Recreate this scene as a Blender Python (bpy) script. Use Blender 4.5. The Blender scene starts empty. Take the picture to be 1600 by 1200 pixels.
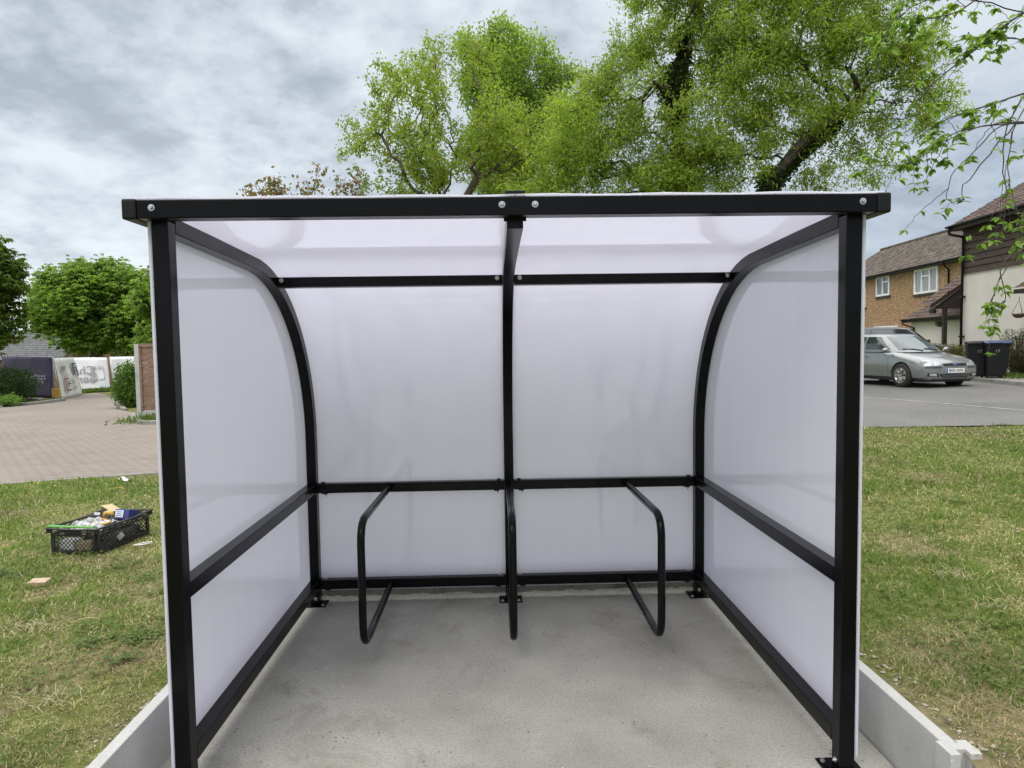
import bpy, bmesh, math, random
import numpy as np
from mathutils import Vector, Matrix, noise
random.seed(7)
S = bpy.context.scene
COL = S.collection
# ------------------------------------------------------------------ camera
CP = Vector((-0.0719, -2.4833, 1.6848))
YAW, PITCH, ROLL, FPX = 0.0259, -0.0573, -0.0144, 1050.63
_f = Vector((math.sin(YAW)*math.cos(PITCH), math.cos(YAW)*math.cos(PITCH), math.sin(PITCH)))
_r = Vector((math.cos(YAW), -math.sin(YAW), 0)); _u = _r.cross(_f)
c_, s_ = math.cos(ROLL), math.sin(ROLL)
R_, U_ = c_*_r + s_*_u, -s_*_r + c_*_u
cam = bpy.data.objects.new('camera', bpy.data.cameras.new('camera')); COL.objects.link(cam)
M = Matrix((R_, U_, -_f)).transposed().to_4x4(); M.translation = CP
cam.matrix_world = M
cam.data.sensor_width = 36; cam.data.lens = FPX/1600*36
cam.data.clip_start = 0.05; cam.data.clip_end = 2000
S.camera = cam
S.render.resolution_x, S.render.resolution_y = 1024, 768
S.view_settings.view_transform = 'Standard'; S.view_settings.look = 'None'
S.view_settings.exposure = 0.30; S.view_settings.gamma = 1.0
# ------------------------------------------------------------------ node helper
class NT:
    def __init__(s, tree): s.t = tree; s.n = tree.nodes; s.n.clear()
    def add(s, typ, **kw):
        nd = s.n.new(typ)
        for k, v in kw.items():
            if k.startswith('i_'):
                key = k[2:]; key = int(key) if key.isdigit() else key.replace('_', ' ')
                s.put(nd.inputs[key], v)
            else: setattr(nd, k, v)
        return nd
    def put(s, sock, v):
        if isinstance(v, bpy.types.Node): v = v.outputs[0]
        if isinstance(v, bpy.types.NodeSocket): s.t.links.new(v, sock)
        else: sock.default_value = v
    def math(s, op, a, b=0.0, c=None):
        nd = s.n.new('ShaderNodeMath'); nd.operation = op
        s.put(nd.inputs[0], a); s.put(nd.inputs[1], b)
        if c is not None: s.put(nd.inputs[2], c)
        return nd.outputs[0]
    def ramp(s, fac, stops):
        nd = s.n.new('ShaderNodeValToRGB'); s.put(nd.inputs[0], fac)
        el = nd.color_ramp.elements
        while len(el) < len(stops): el.new(0.5)
        for e, (p, c) in zip(el, stops):
            e.position = p; e.color = (*c, 1) if len(c) == 3 else c
        return nd.outputs[0]
    def mix(s, fac, a, b, blend='MIX'):
        nd = s.n.new('ShaderNodeMix'); nd.data_type = 'RGBA'; nd.blend_type = blend
        s.put(nd.inputs[0], fac); s.put(nd.inputs[6], a if not isinstance(a, tuple) else (*a[:3], 1)); s.put(nd.inputs[7], b if not isinstance(b, tuple) else (*b[:3], 1))
        return nd.outputs[2]
    def noise(s, vec, scale, detail=4, rough=.55, dist=0.0):
        nd = s.add('ShaderNodeTexNoise', i_Scale=scale, i_Detail=detail, i_Roughness=rough, i_Distortion=dist)
        if vec is not None: s.put(nd.inputs['Vector'], vec)
        return nd.outputs[0]
# ------------------------------------------------------------------ world: overcast cloud deck
W = bpy.data.worlds.new('World'); S.world = W; W.use_nodes = True
SUN_EL, SUN_AZ = math.radians(52), math.radians(215)      # azimuth clockwise from +y
n = NT(W.node_tree)
out = n.add('ShaderNodeOutputWorld')
tc = n.add('ShaderNodeTexCoord')
sep = n.add('ShaderNodeSeparateXYZ', i_0=tc.outputs['Generated'])
zz = n.math('MAXIMUM', sep.outputs[2], 0.0)
den = n.math('ADD', zz, 0.33)
cx = n.math('DIVIDE', sep.outputs[0], den); cy = n.math('DIVIDE', sep.outputs[1], den)
cv = n.add('ShaderNodeCombineXYZ', i_0=cx, i_1=cy, i_2=0.3)
big = n.noise(cv, 3.1, 7, .55, .15)
mid = n.noise(cv, 8.5, 7, .58, .1)
fin = n.noise(cv, 1.3, 3, .5, .1)
fld = n.math('ADD', n.math('MULTIPLY', big, .42), n.math('ADD', n.math('MULTIPLY', mid, .34), n.math('MULTIPLY', fin, .24)))
cl = n.ramp(fld, [(.41, (.29, .33, .375)), (.455, (.345, .39, .44)), (.485, (.405, .45, .50)), (.52, (.46, .505, .55)), (.575, (.53, .575, .61))])
# darker slate bank towards +x low down, paler band at the left horizon
side = n.math('MULTIPLY', n.math('ADD', sep.outputs[0], 1.0), .5)
lowf = n.math('SUBTRACT', 1.0, n.math('MULTIPLY', zz, 2.2)); lowf = n.math('MAXIMUM', lowf, 0.0)
rfac = n.add('ShaderNodeMapRange', i_0=side, i_1=.52, i_2=.80, i_3=0.0, i_4=.85)
cl2 = n.mix(n.math('MULTIPLY', rfac.outputs[0], lowf), cl, (.22, .27, .35))
lfac = n.add('ShaderNodeMapRange', i_0=side, i_1=.48, i_2=.15, i_3=0.0, i_4=.40)
hz = n.add('ShaderNodeMapRange', i_0=zz, i_1=.05, i_2=.30, i_3=1.0, i_4=0.0)
cl3 = n.mix(n.math('MULTIPLY', lfac.outputs[0], hz.outputs[0]), cl2, (.74, .80, .83))
# an overcast sky is brighter overhead
zen = n.add('ShaderNodeMapRange', i_0=zz, i_1=.465, i_2=.76, i_3=0.0, i_4=.95)
cl4 = n.mix(zen.outputs[0], cl3, (1.85, 1.83, 1.84))
bg1 = n.add('ShaderNodeBackground', i_Color=cl4, i_Strength=1.36)
sky = n.add('ShaderNodeTexSky', sky_type='NISHITA', sun_disc=False, sun_elevation=SUN_EL, sun_rotation=SUN_AZ)
bg2 = n.add('ShaderNodeBackground', i_Color=sky.outputs[0], i_Strength=0.05)
mx = n.add('ShaderNodeMixShader', i_0=.12, i_1=bg1, i_2=bg2)
n.t.links.new(mx.outputs[0], out.inputs[0])
sun = bpy.data.objects.new('sun', bpy.data.lights.new('sun', 'SUN')); COL.objects.link(sun)
sun.data.energy = 1.5; sun.data.angle = math.radians(42); sun.data.color = (1, .93, .83)
sd = Vector((math.sin(SUN_AZ)*math.cos(SUN_EL), math.cos(SUN_AZ)*math.cos(SUN_EL), math.sin(SUN_EL)))
sun.rotation_euler = sd.to_track_quat('Z', 'Y').to_euler()
# ------------------------------------------------------------------ pixel / ground helpers (numbers read off the photograph)
def dirn(px, py): return _f + R_*((px-800)/FPX) - U_*((py-600)/FPX)
def at(px, py, d): return CP + dirn(px, py)*d
GA, GB, GC = .22, .026, -.005
def g(x, y): return GA + GB*x + GC*y
def gp(px, py, dz=0.0):
    d = dirn(px, py); t = (g(CP.x, CP.y)+dz - CP.z)/(d.z - GB*d.x - GC*d.y)
    return CP + d*t
# ------------------------------------------------------------------ object helpers
def tag(o, label=None, cat=None, group=None, kind=None):
    if label: o['label'] = label
    if cat: o['category'] = cat
    if group: o['group'] = group
    if kind: o['kind'] = kind
    return o
def empty(name, loc, label, cat, group=None, rz=0):
    o = bpy.data.objects.new(name, None); COL.objects.link(o); o.location = loc; o.rotation_euler.z = rz
    o.empty_display_size = .1
    return tag(o, label, cat, group)
def copy_tree(o, parent=None, **kw):
    c = o.copy(); COL.objects.link(c); c.parent = parent
    for ch in list(o.children): copy_tree(ch, c)
    return c
class MB:
    def __init__(s): s.v = []; s.f = []; s.mi = []; s.sm = []; s.cur = 0
    def raw(s, vs, fs, smooth=False):
        b = len(s.v); s.v += [tuple(v) for v in vs]
        for f in fs: s.f.append([i+b for i in f]); s.mi.append(s.cur); s.sm.append(smooth)
        return s
    def box(s, a, b, R=None, o=None):
        (x0, y0, z0), (x1, y1, z1) = a, b
        vs = [Vector(p) for p in ((x0,y0,z0),(x1,y0,z0),(x1,y1,z0),(x0,y1,z0),(x0,y0,z1),(x1,y0,z1),(x1,y1,z1),(x0,y1,z1))]
        if R is not None: vs = [R @ v for v in vs]
        if o is not None: vs = [v + Vector(o) for v in vs]
        return s.raw(vs, [(3,2,1,0),(4,5,6,7),(0,1,5,4),(1,2,6,5),(2,3,7,6),(3,0,4,7)])
    def cbox(s, c, d, R=None):
        h = [k/2 for k in d]; return s.box((-h[0],-h[1],-h[2]), (h[0],h[1],h[2]), R, c)
    def prism(s, poly, ax, a, b, smooth=False):
        # poly: 2D points in the two other axes (in order), extruded along ax from a to b
        def mk(p, t):
            if ax == 0: return (t, p[0], p[1])
            if ax == 1: return (p[0], t, p[1])
            return (p[0], p[1], t)
        k = len(poly); vs = [mk(p, a) for p in poly] + [mk(p, b) for p in poly]
        return s.raw(vs, [tuple(range(k))[::-1], tuple(range(k, 2*k))] + [(i, (i+1)%k, k+(i+1)%k, k+i) for i in range(k)], smooth)
    def tube(s, pts, r, seg=8, caps=True, smooth=True):
        pts = [Vector(p) for p in pts]; N = len(pts)
        rr = r if isinstance(r, (list, tuple)) else [r]*N
        vs = []; ref = None
        for i, p in enumerate(pts):
            t = (pts[min(i+1, N-1)] - pts[max(i-1, 0)]).normalized()
            if ref is None:
                ref = t.orthogonal().normalized()
            ref = (ref - t*ref.dot(t)).normalized(); bi = t.cross(ref)
            for k in range(seg):
                a = 2*math.pi*k/seg; vs.append(p + (ref*math.cos(a) + bi*math.sin(a))*rr[i])
        fs = [(i*seg+k, i*seg+(k+1)%seg, (i+1)*seg+(k+1)%seg, (i+1)*seg+k) for i in range(N-1) for k in range(seg)]
        s.raw(vs, fs, smooth)
        if caps: 
            b = len(s.v)-len(vs)
            s.f += [[b+k for k in range(seg)][::-1], [b+(N-1)*seg+k for k in range(seg)]]; s.mi += [s.cur]*2; s.sm += [False]*2
        return s
    def lathe(s, prof, c, axis='z', seg=24, smooth=True):
        vs = []
        for r, h in prof:
            for k in range(seg):
                a = 2*math.pi*k/seg; p = (r*math.cos(a), r*math.sin(a), h)
                if axis == 'y': p = (p[0], p[2], p[1])
                if axis == 'x': p = (p[2], p[0], p[1])
                vs.append((p[0]+c[0], p[1]+c[1], p[2]+c[2]))
        N = len(prof)
        fs = [(i*seg+k, i*seg+(k+1)%seg, (i+1)*seg+(k+1)%seg, (i+1)*seg+k) for i in range(N-1) for k in range(seg)]
        return s.raw(vs, fs, smooth)
    def grid(s, P, smooth=True, flip=False):
        a, b = len(P), len(P[0])
        fs = [(i*b+j, (i+1)*b+j, (i+1)*b+j+1, i*b+j+1) for i in range(a-1) for j in range(b-1)]
        if flip: fs = [f[::-1] for f in fs]
        return s.raw([p for row in P for p in row], fs, smooth)
    def build(s, name, mats, parent=None, label=None, bevel=0, segs=2, org=(0,0,0), recalc=True, solid=0, subsurf=0):
        me = bpy.data.meshes.new(name)
        O = Vector(org)
        me.from_pydata([tuple(Vector(v)-O) for v in s.v], [], s.f)
        if not isinstance(mats, (list, tuple)): mats = [mats]
        for m in mats: me.materials.append(m)
        me.polygons.foreach_set('material_index', s.mi); me.polygons.foreach_set('use_smooth', s.sm)
        if recalc:
            bm = bmesh.new(); bm.from_mesh(me); bmesh.ops.recalc_face_normals(bm, faces=bm.faces); bm.to_mesh(me); bm.free()
        o = bpy.data.objects.new(name, me); COL.objects.link(o)
        if parent is not None: o.parent = parent
        else: o.location = O
        if label: o['label'] = label
        if subsurf:
            m = o.modifiers.new('sub', 'SUBSURF'); m.levels = m.render_levels = subsurf
        if solid:
            m = o.modifiers.new('sol', 'SOLIDIFY'); m.thickness = solid; m.offset = 0
        if bevel:
            m = o.modifiers.new('bev', 'BEVEL'); m.width = bevel; m.segments = segs; m.limit_method = 'ANGLE'; m.angle_limit = math.radians(40)
        return o
def npmesh(name, V, F, k, mat, parent=None, cols=None, smooth=False, org=(0,0,0)):
    # V (n,3), F (m,k) arrays; cols: per-face colour (m,3)
    me = bpy.data.meshes.new(name)
    V = np.asarray(V, np.float32) - np.array(org, np.float32); F = np.asarray(F, np.int32)
    me.vertices.add(len(V)); me.vertices.foreach_set('co', V.ravel())
    me.loops.add(F.size); me.loops.foreach_set('vertex_index', F.ravel())
    me.polygons.add(len(F)); me.polygons.foreach_set('loop_start', np.arange(len(F), dtype=np.int32)*k)
    me.polygons.foreach_set('use_smooth', np.full(len(F), smooth))
    if cols is not None:
        a = me.color_attributes.new('tint', 'FLOAT_COLOR', 'CORNER')
        c = np.ones((len(F), k, 4), np.float32); c[:, :, :3] = cols[:, None, :]
        a.data.foreach_set('color', c.ravel())
    me.update(calc_edges=True); me.validate()
    me.materials.append(mat)
    o = bpy.data.objects.new(name, me); COL.objects.link(o)
    if parent is not None: o.parent = parent
    else: o.location = org
    return o
def text(name, s, size, mat, parent, loc, xdir, up, mirror=False, depth=.002, sx=1.0, align='CENTER'):
    cu = bpy.data.curves.new('t', 'FONT'); cu.body = s; cu.size = size; cu.align_x = align; cu.align_y = 'CENTER'; cu.extrude = depth/2; cu.resolution_u = 3
    cu.offset = size*.012
    t = bpy.data.objects.new('t', cu); COL.objects.link(t)
    dg = bpy.context.evaluated_depsgraph_get(); me = bpy.data.meshes.new_from_object(t.evaluated_get(dg))
    bpy.data.objects.remove(t); bpy.data.curves.remove(cu)
    X = Vector(xdir).normalized(); Z = Vector(up).normalized(); N = X.cross(Z)
    for v in me.vertices:
        p = v.co.copy(); v.co = Vector(loc) + X*p.x*sx*(-1 if mirror else 1) + Z*p.y + N*p.z
    me.name = name; me.materials.clear(); me.materials.append(mat)
    o = bpy.data.objects.new(name, me); COL.objects.link(o); o.parent = parent
    return o
# ------------------------------------------------------------------ materials
def newmat(name):
    m = bpy.data.materials.new(name); m.use_nodes = True; return m, NT(m.node_tree)
def pbr(name, stops, scale=5.0, rough=.6, metal=0.0, bump=0.0, bscale=None, detail=5, rr=.12, spec=.5, coat=0.0, stretch=None):
    m, t = newmat(name)
    o = t.add('ShaderNodeOutputMaterial'); b = t.add('ShaderNodeBsdfPrincipled')
    tc = t.add('ShaderNodeTexCoord'); vec = tc.outputs['Object']
    if stretch:
        mp = t.add('ShaderNodeMapping', i_0=vec); mp.inputs['Scale'].default_value = stretch; vec = mp.outputs[0]
    nz = t.noise(vec, scale, detail)
    if len(stops) == 1: stops = [(0, tuple(c*.88 for c in stops[0])), (1, tuple(min(c*1.12, 1) for c in stops[0]))]
    col = t.ramp(nz, [(.3+.4*p, c) for p, c in stops])
    t.put(b.inputs['Base Color'], col); b.inputs['Metallic'].default_value = metal
    mr = t.add('ShaderNodeMapRange', i_0=t.noise(vec, scale*1.7, 4), i_1=.3, i_2=.7, i_3=max(rough-rr, .02), i_4=min(rough+rr, 1))
    t.put(b.inputs['Roughness'], mr.outputs[0]); b.inputs['Specular IOR Level'].default_value = spec
    b.inputs['Coat Weight'].default_value = coat; b.inputs['Coat Roughness'].default_value = .05
    if bump:
        bn = t.noise(vec, bscale or scale*4, 6, .6)
        bp = t.add('ShaderNodeBump', i_Strength=bump, i_Distance=.01, i_Height=bn); t.put(b.inputs['Normal'], bp.outputs[0])
    t.t.links.new(b.outputs[0], o.inputs[0]); return m
def leafmat(name, trans=.45, rough=.55):
    m, t = newmat(name)
    o = t.add('ShaderNodeOutputMaterial')
    a = t.add('ShaderNodeAttribute', attribute_name='tint')
    d = t.add('ShaderNodeBsdfPrincipled', i_Base_Color=a.outputs['Color'], i_Roughness=rough); d.inputs['Specular IOR Level'].default_value = .3
    tcol = t.mix(1.0, a.outputs['Color'], (1.1, 1.2, .6), 'MULTIPLY')
    tr = t.add('ShaderNodeBsdfTranslucent', i_Color=tcol)
    mx = t.add('ShaderNodeMixShader', i_0=trans, i_1=d, i_2=tr)
    t.t.links.new(mx.outputs[0], o.inputs[0]); return m
BLACK = pbr('black_paint', [(0, (.0028, .0028, .0034)), (1, (.004, .004, .0048))], 4, .22, rr=.01, spec=.16)
BLACKP = pbr('black_plastic', [(.005, .005, .006)], 9, .45, rr=.08, spec=.25)
ZINC = pbr('zinc', [(.55, .56, .58)], 30, .32, metal=.9)
def panel_mat():
    m, t = newmat('opal_polycarbonate')
    o = t.add('ShaderNodeOutputMaterial'); tc = t.add('ShaderNodeTexCoord')
    st = t.add('ShaderNodeMapping', i_0=tc.outputs['Object']); st.inputs['Scale'].default_value = (7, 7, .7)
    nz = t.noise(st.outputs[0], 1.0, 4, .6, .4)
    col = t.ramp(nz, [(.3, (.825, .825, .885)), (.7, (.85, .85, .905))])
    spv = t.add('ShaderNodeTexVoronoi', i_Vector=tc.outputs['Object'], i_Scale=7.0)
    spk = t.math('MULTIPLY', t.math('LESS_THAN', spv.outputs[0], .022), .45)
    col = t.mix(spk, col, (.30, .31, .33))
    d = t.add('ShaderNodeBsdfDiffuse', i_Color=col)
    tr = t.add('ShaderNodeBsdfTranslucent', i_Color=col)
    a = t.add('ShaderNodeMixShader', i_0=.64, i_1=d, i_2=tr)
    bmp = t.add('ShaderNodeBump', i_Strength=.006, i_Distance=.01, i_Height=t.noise(tc.outputs['Object'], 1.6, 2))
    gl = t.add('ShaderNodeBsdfGlossy', i_Roughness=.015, i_Normal=bmp.outputs[0]); gl.inputs['Color'].default_value = (.9, .9, .95, 1)
    fr = t.add('ShaderNodeFresnel', i_IOR=1.66)
    geo = t.add('ShaderNodeNewGeometry'); ff = t.math('MULTIPLY', fr.outputs[0], t.math('SUBTRACT', 1.0, geo.outputs['Backfacing']))
    b = t.add('ShaderNodeMixShader', i_0=ff, i_1=a, i_2=gl)
    t.t.links.new(b.outputs[0], o.inputs[0]); return m
PANEL = panel_mat()
def concrete(name, base, stain, vein=1.0):
    m, t = newmat(name)
    o = t.add('ShaderNodeOutputMaterial'); b = t.add('ShaderNodeBsdfPrincipled'); tc = t.add('ShaderNodeTexCoord'); v = tc.outputs['Object']
    n1 = t.noise(v, 1.3, 6, .6, .3); n2 = t.noise(v, 9, 7, .65); n3 = t.noise(v, 90, 3, .6)
    col = t.ramp(n1, [(.32, tuple(c*.70 for c in base)), (.5, base), (.68, tuple(c*1.22 for c in base))])
    col = t.mix(t.math('MULTIPLY', n2, .35), col, tuple(c*.75 for c in base))
    st = t.ramp(t.noise(v, 2.1, 7, .7, .6), [(.54, (0, 0, 0)), (.68, (1, 1, 1))])
    col = t.mix(t.math('MULTIPLY', st, .60*vein), col, stain)
    vo = t.add('ShaderNodeTexVoronoi', i_Vector=v, i_Scale=26.0)
    vm = t.ramp(t.noise(v, 4, 2), [(.50, (0, 0, 0)), (.60, (1, 1, 1))])
    pit = t.math('MULTIPLY', t.math('LESS_THAN', vo.outputs[0], .15), vm)
    col = t.mix(t.math('MULTIPLY', pit, .7*min(vein, 1)), col, (.06, .055, .045))
    v2 = t.add('ShaderNodeTexVoronoi', i_Vector=v, i_Scale=11.0)
    col = t.mix(t.math('MULTIPLY', t.math('LESS_THAN', v2.outputs[0], .05), .55), col, (.62, .61, .56))
    # thin scratches / trowel marks
    mp = t.add('ShaderNodeMapping', i_0=v); mp.inputs['Rotation'].default_value = (0, 0, .35); mp.inputs['Scale'].default_value = (2.5, 34, 1)
    sc = t.ramp(t.noise(mp.outputs[0], 1.3, 5, .7), [(.63, (0, 0, 0)), (.70, (1, 1, 1))])
    col = t.mix(t.math('MULTIPLY', sc, .42*vein), col, tuple(c*.6 for c in base))
    col = t.mix(t.math('MULTIPLY', t.math('SUBTRACT', n3, .45), 1.5*vein), col, (.05, .05, .05))
    t.put(b.inputs['Base Color'], col)
    mr = t.add('ShaderNodeMapRange', i_0=n1, i_1=.3, i_2=.7, i_3=.62, i_4=.9); t.put(b.inputs['Roughness'], mr.outputs[0])
    h = t.math('ADD', t.math('MULTIPLY', n2, .6), t.math('MULTIPLY', n3, .25)); h = t.math('SUBTRACT', h, t.math('MULTIPLY', pit, .5))
    bp = t.add('ShaderNodeBump', i_Strength=.45, i_Distance=.006, i_Height=h); t.put(b.inputs['Normal'], bp.outputs[0])
    t.t.links.new(b.outputs[0], o.inputs[0]); return m
CONC = concrete('slab_concrete', (.325, .318, .288), (.17, .155, .115))
CONC2 = concrete('precast_concrete', (.42, .42, .405), (.30, .30, .29), .3)
def ground_mat():
    m, t = newmat('turf'); o = t.add('ShaderNodeOutputMaterial'); b = t.add('ShaderNodeBsdfPrincipled'); tc = t.add('ShaderNodeTexCoord'); v = tc.outputs['Object']
    n1 = t.noise(v, .8, 5, .6); n2 = t.noise(v, 14, 6, .7)
    c1 = t.ramp(n2, [(.3, (.05, .065, .018)), (.5, (.11, .13, .035)), (.7, (.20, .20, .075))])
    c2 = t.ramp(n2, [(.3, (.10, .085, .05)), (.6, (.19, .16, .09)), (.8, (.30, .26, .16))])
    f = t.ramp(n1, [(.50, (0, 0, 0)), (.62, (1, 1, 1))])
    t.put(b.inputs['Base Color'], t.mix(f, c1, c2)); b.inputs['Roughness'].default_value = .95; b.inputs['Specular IOR Level'].default_value = .1
    bp = t.add('ShaderNodeBump', i_Strength=.8, i_Distance=.02, i_Height=n2); t.put(b.inputs['Normal'], bp.outputs[0])
    t.t.links.new(b.outputs[0], o.inputs[0]); return m
TURF = ground_mat()
def asphalt():
    m, t = newmat('asphalt'); o = t.add('ShaderNodeOutputMaterial'); b = t.add('ShaderNodeBsdfPrincipled'); tc = t.add('ShaderNodeTexCoord'); v = tc.outputs['Object']
    n1 = t.noise(v, .25, 5, .6); n2 = t.noise(v, 7, 8, .8); 
    c = t.ramp(n1, [(.35, (.105, .105, .10)), (.5, (.15, .148, .14)), (.65, (.19, .186, .172))])
    vo = t.add('ShaderNodeTexVoronoi', i_Vector=v, i_Scale=14.0)
    c = t.mix(t.ramp(vo.outputs[0], [(.1, (.5, .5, .5)), (.35, (0, 0, 0))]), c, (.30, .29, .27))
    c = t.mix(t.math('MULTIPLY', n2, .5), c, (.09, .09, .09))
    t.put(b.inputs['Base Color'], c); b.inputs['Roughness'].default_value = .85
    bp = t.add('ShaderNodeBump', i_Strength=.5, i_Distance=.01, i_Height=n2); t.put(b.inputs['Normal'], bp.outputs[0])
    t.t.links.new(b.outputs[0], o.inputs[0]); return m
def paving():
    m, t = newmat('block_paving'); o = t.add('ShaderNodeOutputMaterial'); b = t.add('ShaderNodeBsdfPrincipled'); tc = t.add('ShaderNodeTexCoord'); v = tc.outputs['Object']
    mp = t.add('ShaderNodeMapping', i_0=v); mp.inputs['Rotation'].default_value = (0, 0, .12)
    br = t.add('ShaderNodeTexBrick', i_Vector=mp.outputs[0], i_Scale=1.0, i_Mortar_Size=.010, i_Mortar_Smooth=.2, i_Bias=0.0, i_Brick_Width=.21, i_Row_Height=.105)
    br.inputs['Color1'].default_value = (.20, .168, .138, 1); br.inputs['Color2'].default_value = (.255, .215, .18, 1); br.inputs['Mortar'].default_value = (.10, .085, .065, 1)
    n1 = t.noise(v, .35, 5, .6, .4)
    c = t.mix(t.ramp(n1, [(.4, (0, 0, 0)), (.65, (.65, .65, .65))]), br.outputs[0], (.26, .235, .205))
    c = t.mix(t.math('MULTIPLY', t.noise(v, 30, 4), .35), c, (.15, .13, .11))
    t.put(b.inputs['Base Color'], c); b.inputs['Roughness'].default_value = .88
    bp = t.add('ShaderNodeBump', i_Strength=.5, i_Distance=.01, i_Height=t.math('SUBTRACT', t.math('MULTIPLY', t.noise(v, 30, 4), .5), br.outputs[1])); t.put(b.inputs['Normal'], bp.outputs[0])
    t.t.links.new(b.outputs[0], o.inputs[0]); return m
def brickwall(name, c1, c2, mortar, rowh=.075, bw=.225):
    m, t = newmat(name); o = t.add('ShaderNodeOutputMaterial'); b = t.add('ShaderNodeBsdfPrincipled'); tc = t.add('ShaderNodeTexCoord')
    sp = t.add('ShaderNodeSeparateXYZ', i_0=tc.outputs['Object'])
    v = t.add('ShaderNodeCombineXYZ', i_0=t.math('ADD', sp.outputs[0], sp.outputs[1]), i_1=sp.outputs[2]).outputs[0]
    br = t.add('ShaderNodeTexBrick', i_Vector=v, i_Scale=1.0, i_Mortar_Size=.010, i_Mortar_Smooth=.1, i_Brick_Width=bw, i_Row_Height=rowh)
    br.inputs['Color1'].default_value = (*c1, 1); br.inputs['Color2'].default_value = (*c2, 1); br.inputs['Mortar'].default_value = (*mortar, 1)
    mp = t.add('ShaderNodeMapping', i_0=v); mp.inputs['Scale'].default_value = (3.0, 9.0, 1)
    nz = t.noise(mp.outputs[0], 1.0, 3, .7)
    c = t.mix(t.ramp(nz, [(.42, (0, 0, 0)), (.50, (.8, .8, .8)), (.6, (0, 0, 0))]), br.outputs[0], tuple(k*.45 for k in c1))
    c = t.mix(t.ramp(t.noise(mp.outputs[0], 1.7, 3, .7), [(.5, (0, 0, 0)), (.62, (.6, .6, .6))]), c, tuple(min(k*1.45, 1) for k in c2))
    t.put(b.inputs['Base Color'], c); b.inputs['Roughness'].default_value = .9
    bp = t.add('ShaderNodeBump', i_Strength=.6, i_Distance=.01, i_Height=t.math('SUBTRACT', 0.0, br.outputs[1])); t.put(b.inputs['Normal'], bp.outputs[0])
    t.t.links.new(b.outputs[0], o.inputs[0]); return m
ASPH, PAVE = asphalt(), paving()
BRICK = brickwall('yellow_brick', (.33, .185, .095), (.44, .285, .15), (.32, .26, .19))
TANBR = brickwall('tan_brick', (.26, .15, .09), (.33, .20, .12), (.22, .17, .13))
TILE = pbr('brown_tiles', [(0, (.035, .028, .022)), (.5, (.075, .06, .047)), (1, (.16, .135, .11))], 3.5, .85, bump=.4, detail=8)
TILER = pbr('red_tiles', [(0, (.035, .023, .020)), (.5, (.072, .044, .036)), (1, (.125, .082, .066))], 3.5, .85, bump=.4, detail=8)
SLATE = pbr('grey_slates', [(0, (.055, .06, .063)), (1, (.12, .125, .13))], 5, .8, bump=.3, detail=8)
RENDER = pbr('cream_render', [(0, (.60, .57, .52)), (1, (.69, .66, .61))], 1.2, .9, bump=.15, bscale=60)
BOARDS = pbr('dark_boards', [(0, (.030, .018, .014)), (1, (.085, .052, .040))], 4, .7, bump=.3, stretch=(1, 1, 7))
DARKW = pbr('dark_timber', [(0, (.014, .010, .009)), (1, (.03, .022, .018))], 6, .6)
UPVC = pbr('white_upvc', [(.78, .79, .80)], 3, .35)
GLASS = pbr('window_glass', [(0, (.03, .04, .045)), (1, (.12, .14, .155))], 1.2, .06, spec=.9, rr=.03)
CURT = pbr('net_curtain', [(0, (.20, .22, .24)), (1, (.36, .38, .39))], 2.5, .25, stretch=(9, 9, .5), spec=.8)
BARK = pbr('bark', [(0, (.05, .04, .03)), (1, (.13, .105, .08))], 6, .95, bump=.5, stretch=(1, 1, .3))
BARK2 = pbr('dark_bark', [(0, (.03, .024, .02)), (1, (.075, .06, .048))], 6, .95)
LEAF = leafmat('leaf', .52); BLADE = leafmat('grass_blade', .3, .6)
KERB = pbr('kerb_concrete', [(0, (.17, .165, .15)), (1, (.28, .27, .25))], 3, .9, bump=.3)
WHITEP = pbr('white_road_paint', [(0, (.18, .18, .175)), (1, (.38, .38, .365))], 6, .8)
# ------------------------------------------------------------------ terrain sheet
def und(x, y):
    # gentle unevenness of the lawns only
    m = 1.0
    if x < 0: e = (6.2 - y*0.95 + (x+5.6)*0.33)
    else: e = min(8.2 - y, 30)
    m = max(0, min(1, e/1.2)) * max(0, min(1, (14-abs(x))/3)) * max(0, min(1, (abs(x)-1.5)/.5 if y < 2.3 else 1))
    return m*(.035*noise.noise((x*.8, y*.8, 3.1)) + .016*noise.noise((x*3.1, y*3.1, 1.7)))
def gh(x, y):
    z = g(x, y)
    z += und(x, y)
    if y < -.32:                                  # forecourt side: lawn falls to the slab edge in front of the boards
        k = min(1, (-.32-y)/.5); w = max(0, 1-(abs(x)-1.53)/1.2); z -= k*w*(z+.02)
    return z
def axis(bounds):
    out = []
    for a, b, st in bounds:
        k = max(1, round((b-a)/st)); out += [a + (b-a)*i/k for i in range(k)]
    return out + [bounds[-1][1]]
xs = axis([(-500, -100, 80), (-100, -20, 10), (-20, -8, 1), (-8, -1.53, .12), (-1.53, 1.53, .34), (1.53, 14, .14), (14, 24, 1), (24, 100, 10), (100, 500, 80)])
ys = axis([(-120, -20, 25), (-20, -4, 1), (-4, 2.05, .12), (2.05, 12, .16), (12, 30, 1), (30, 100, 10), (100, 600, 80)])
mb = MB(); idx = {}
for i, x in enumerate(xs):
    for j, y in enumerate(ys): idx[i, j] = len(mb.v); mb.v.append((x, y, gh(x, y)))
for i in range(len(xs)-1):
    for j in range(len(ys)-1):
        mxx, myy = (xs[i]+xs[i+1])/2, (ys[j]+ys[j+1])/2
        if abs(mxx) < 1.53 and -4 < myy < 2.05: continue
        mb.f.append([idx[i, j], idx[i+1, j], idx[i+1, j+1], idx[i, j+1]]); mb.mi.append(0); mb.sm.append(True)
tag(mb.build('ground', TURF, recalc=False), kind='structure')
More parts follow.
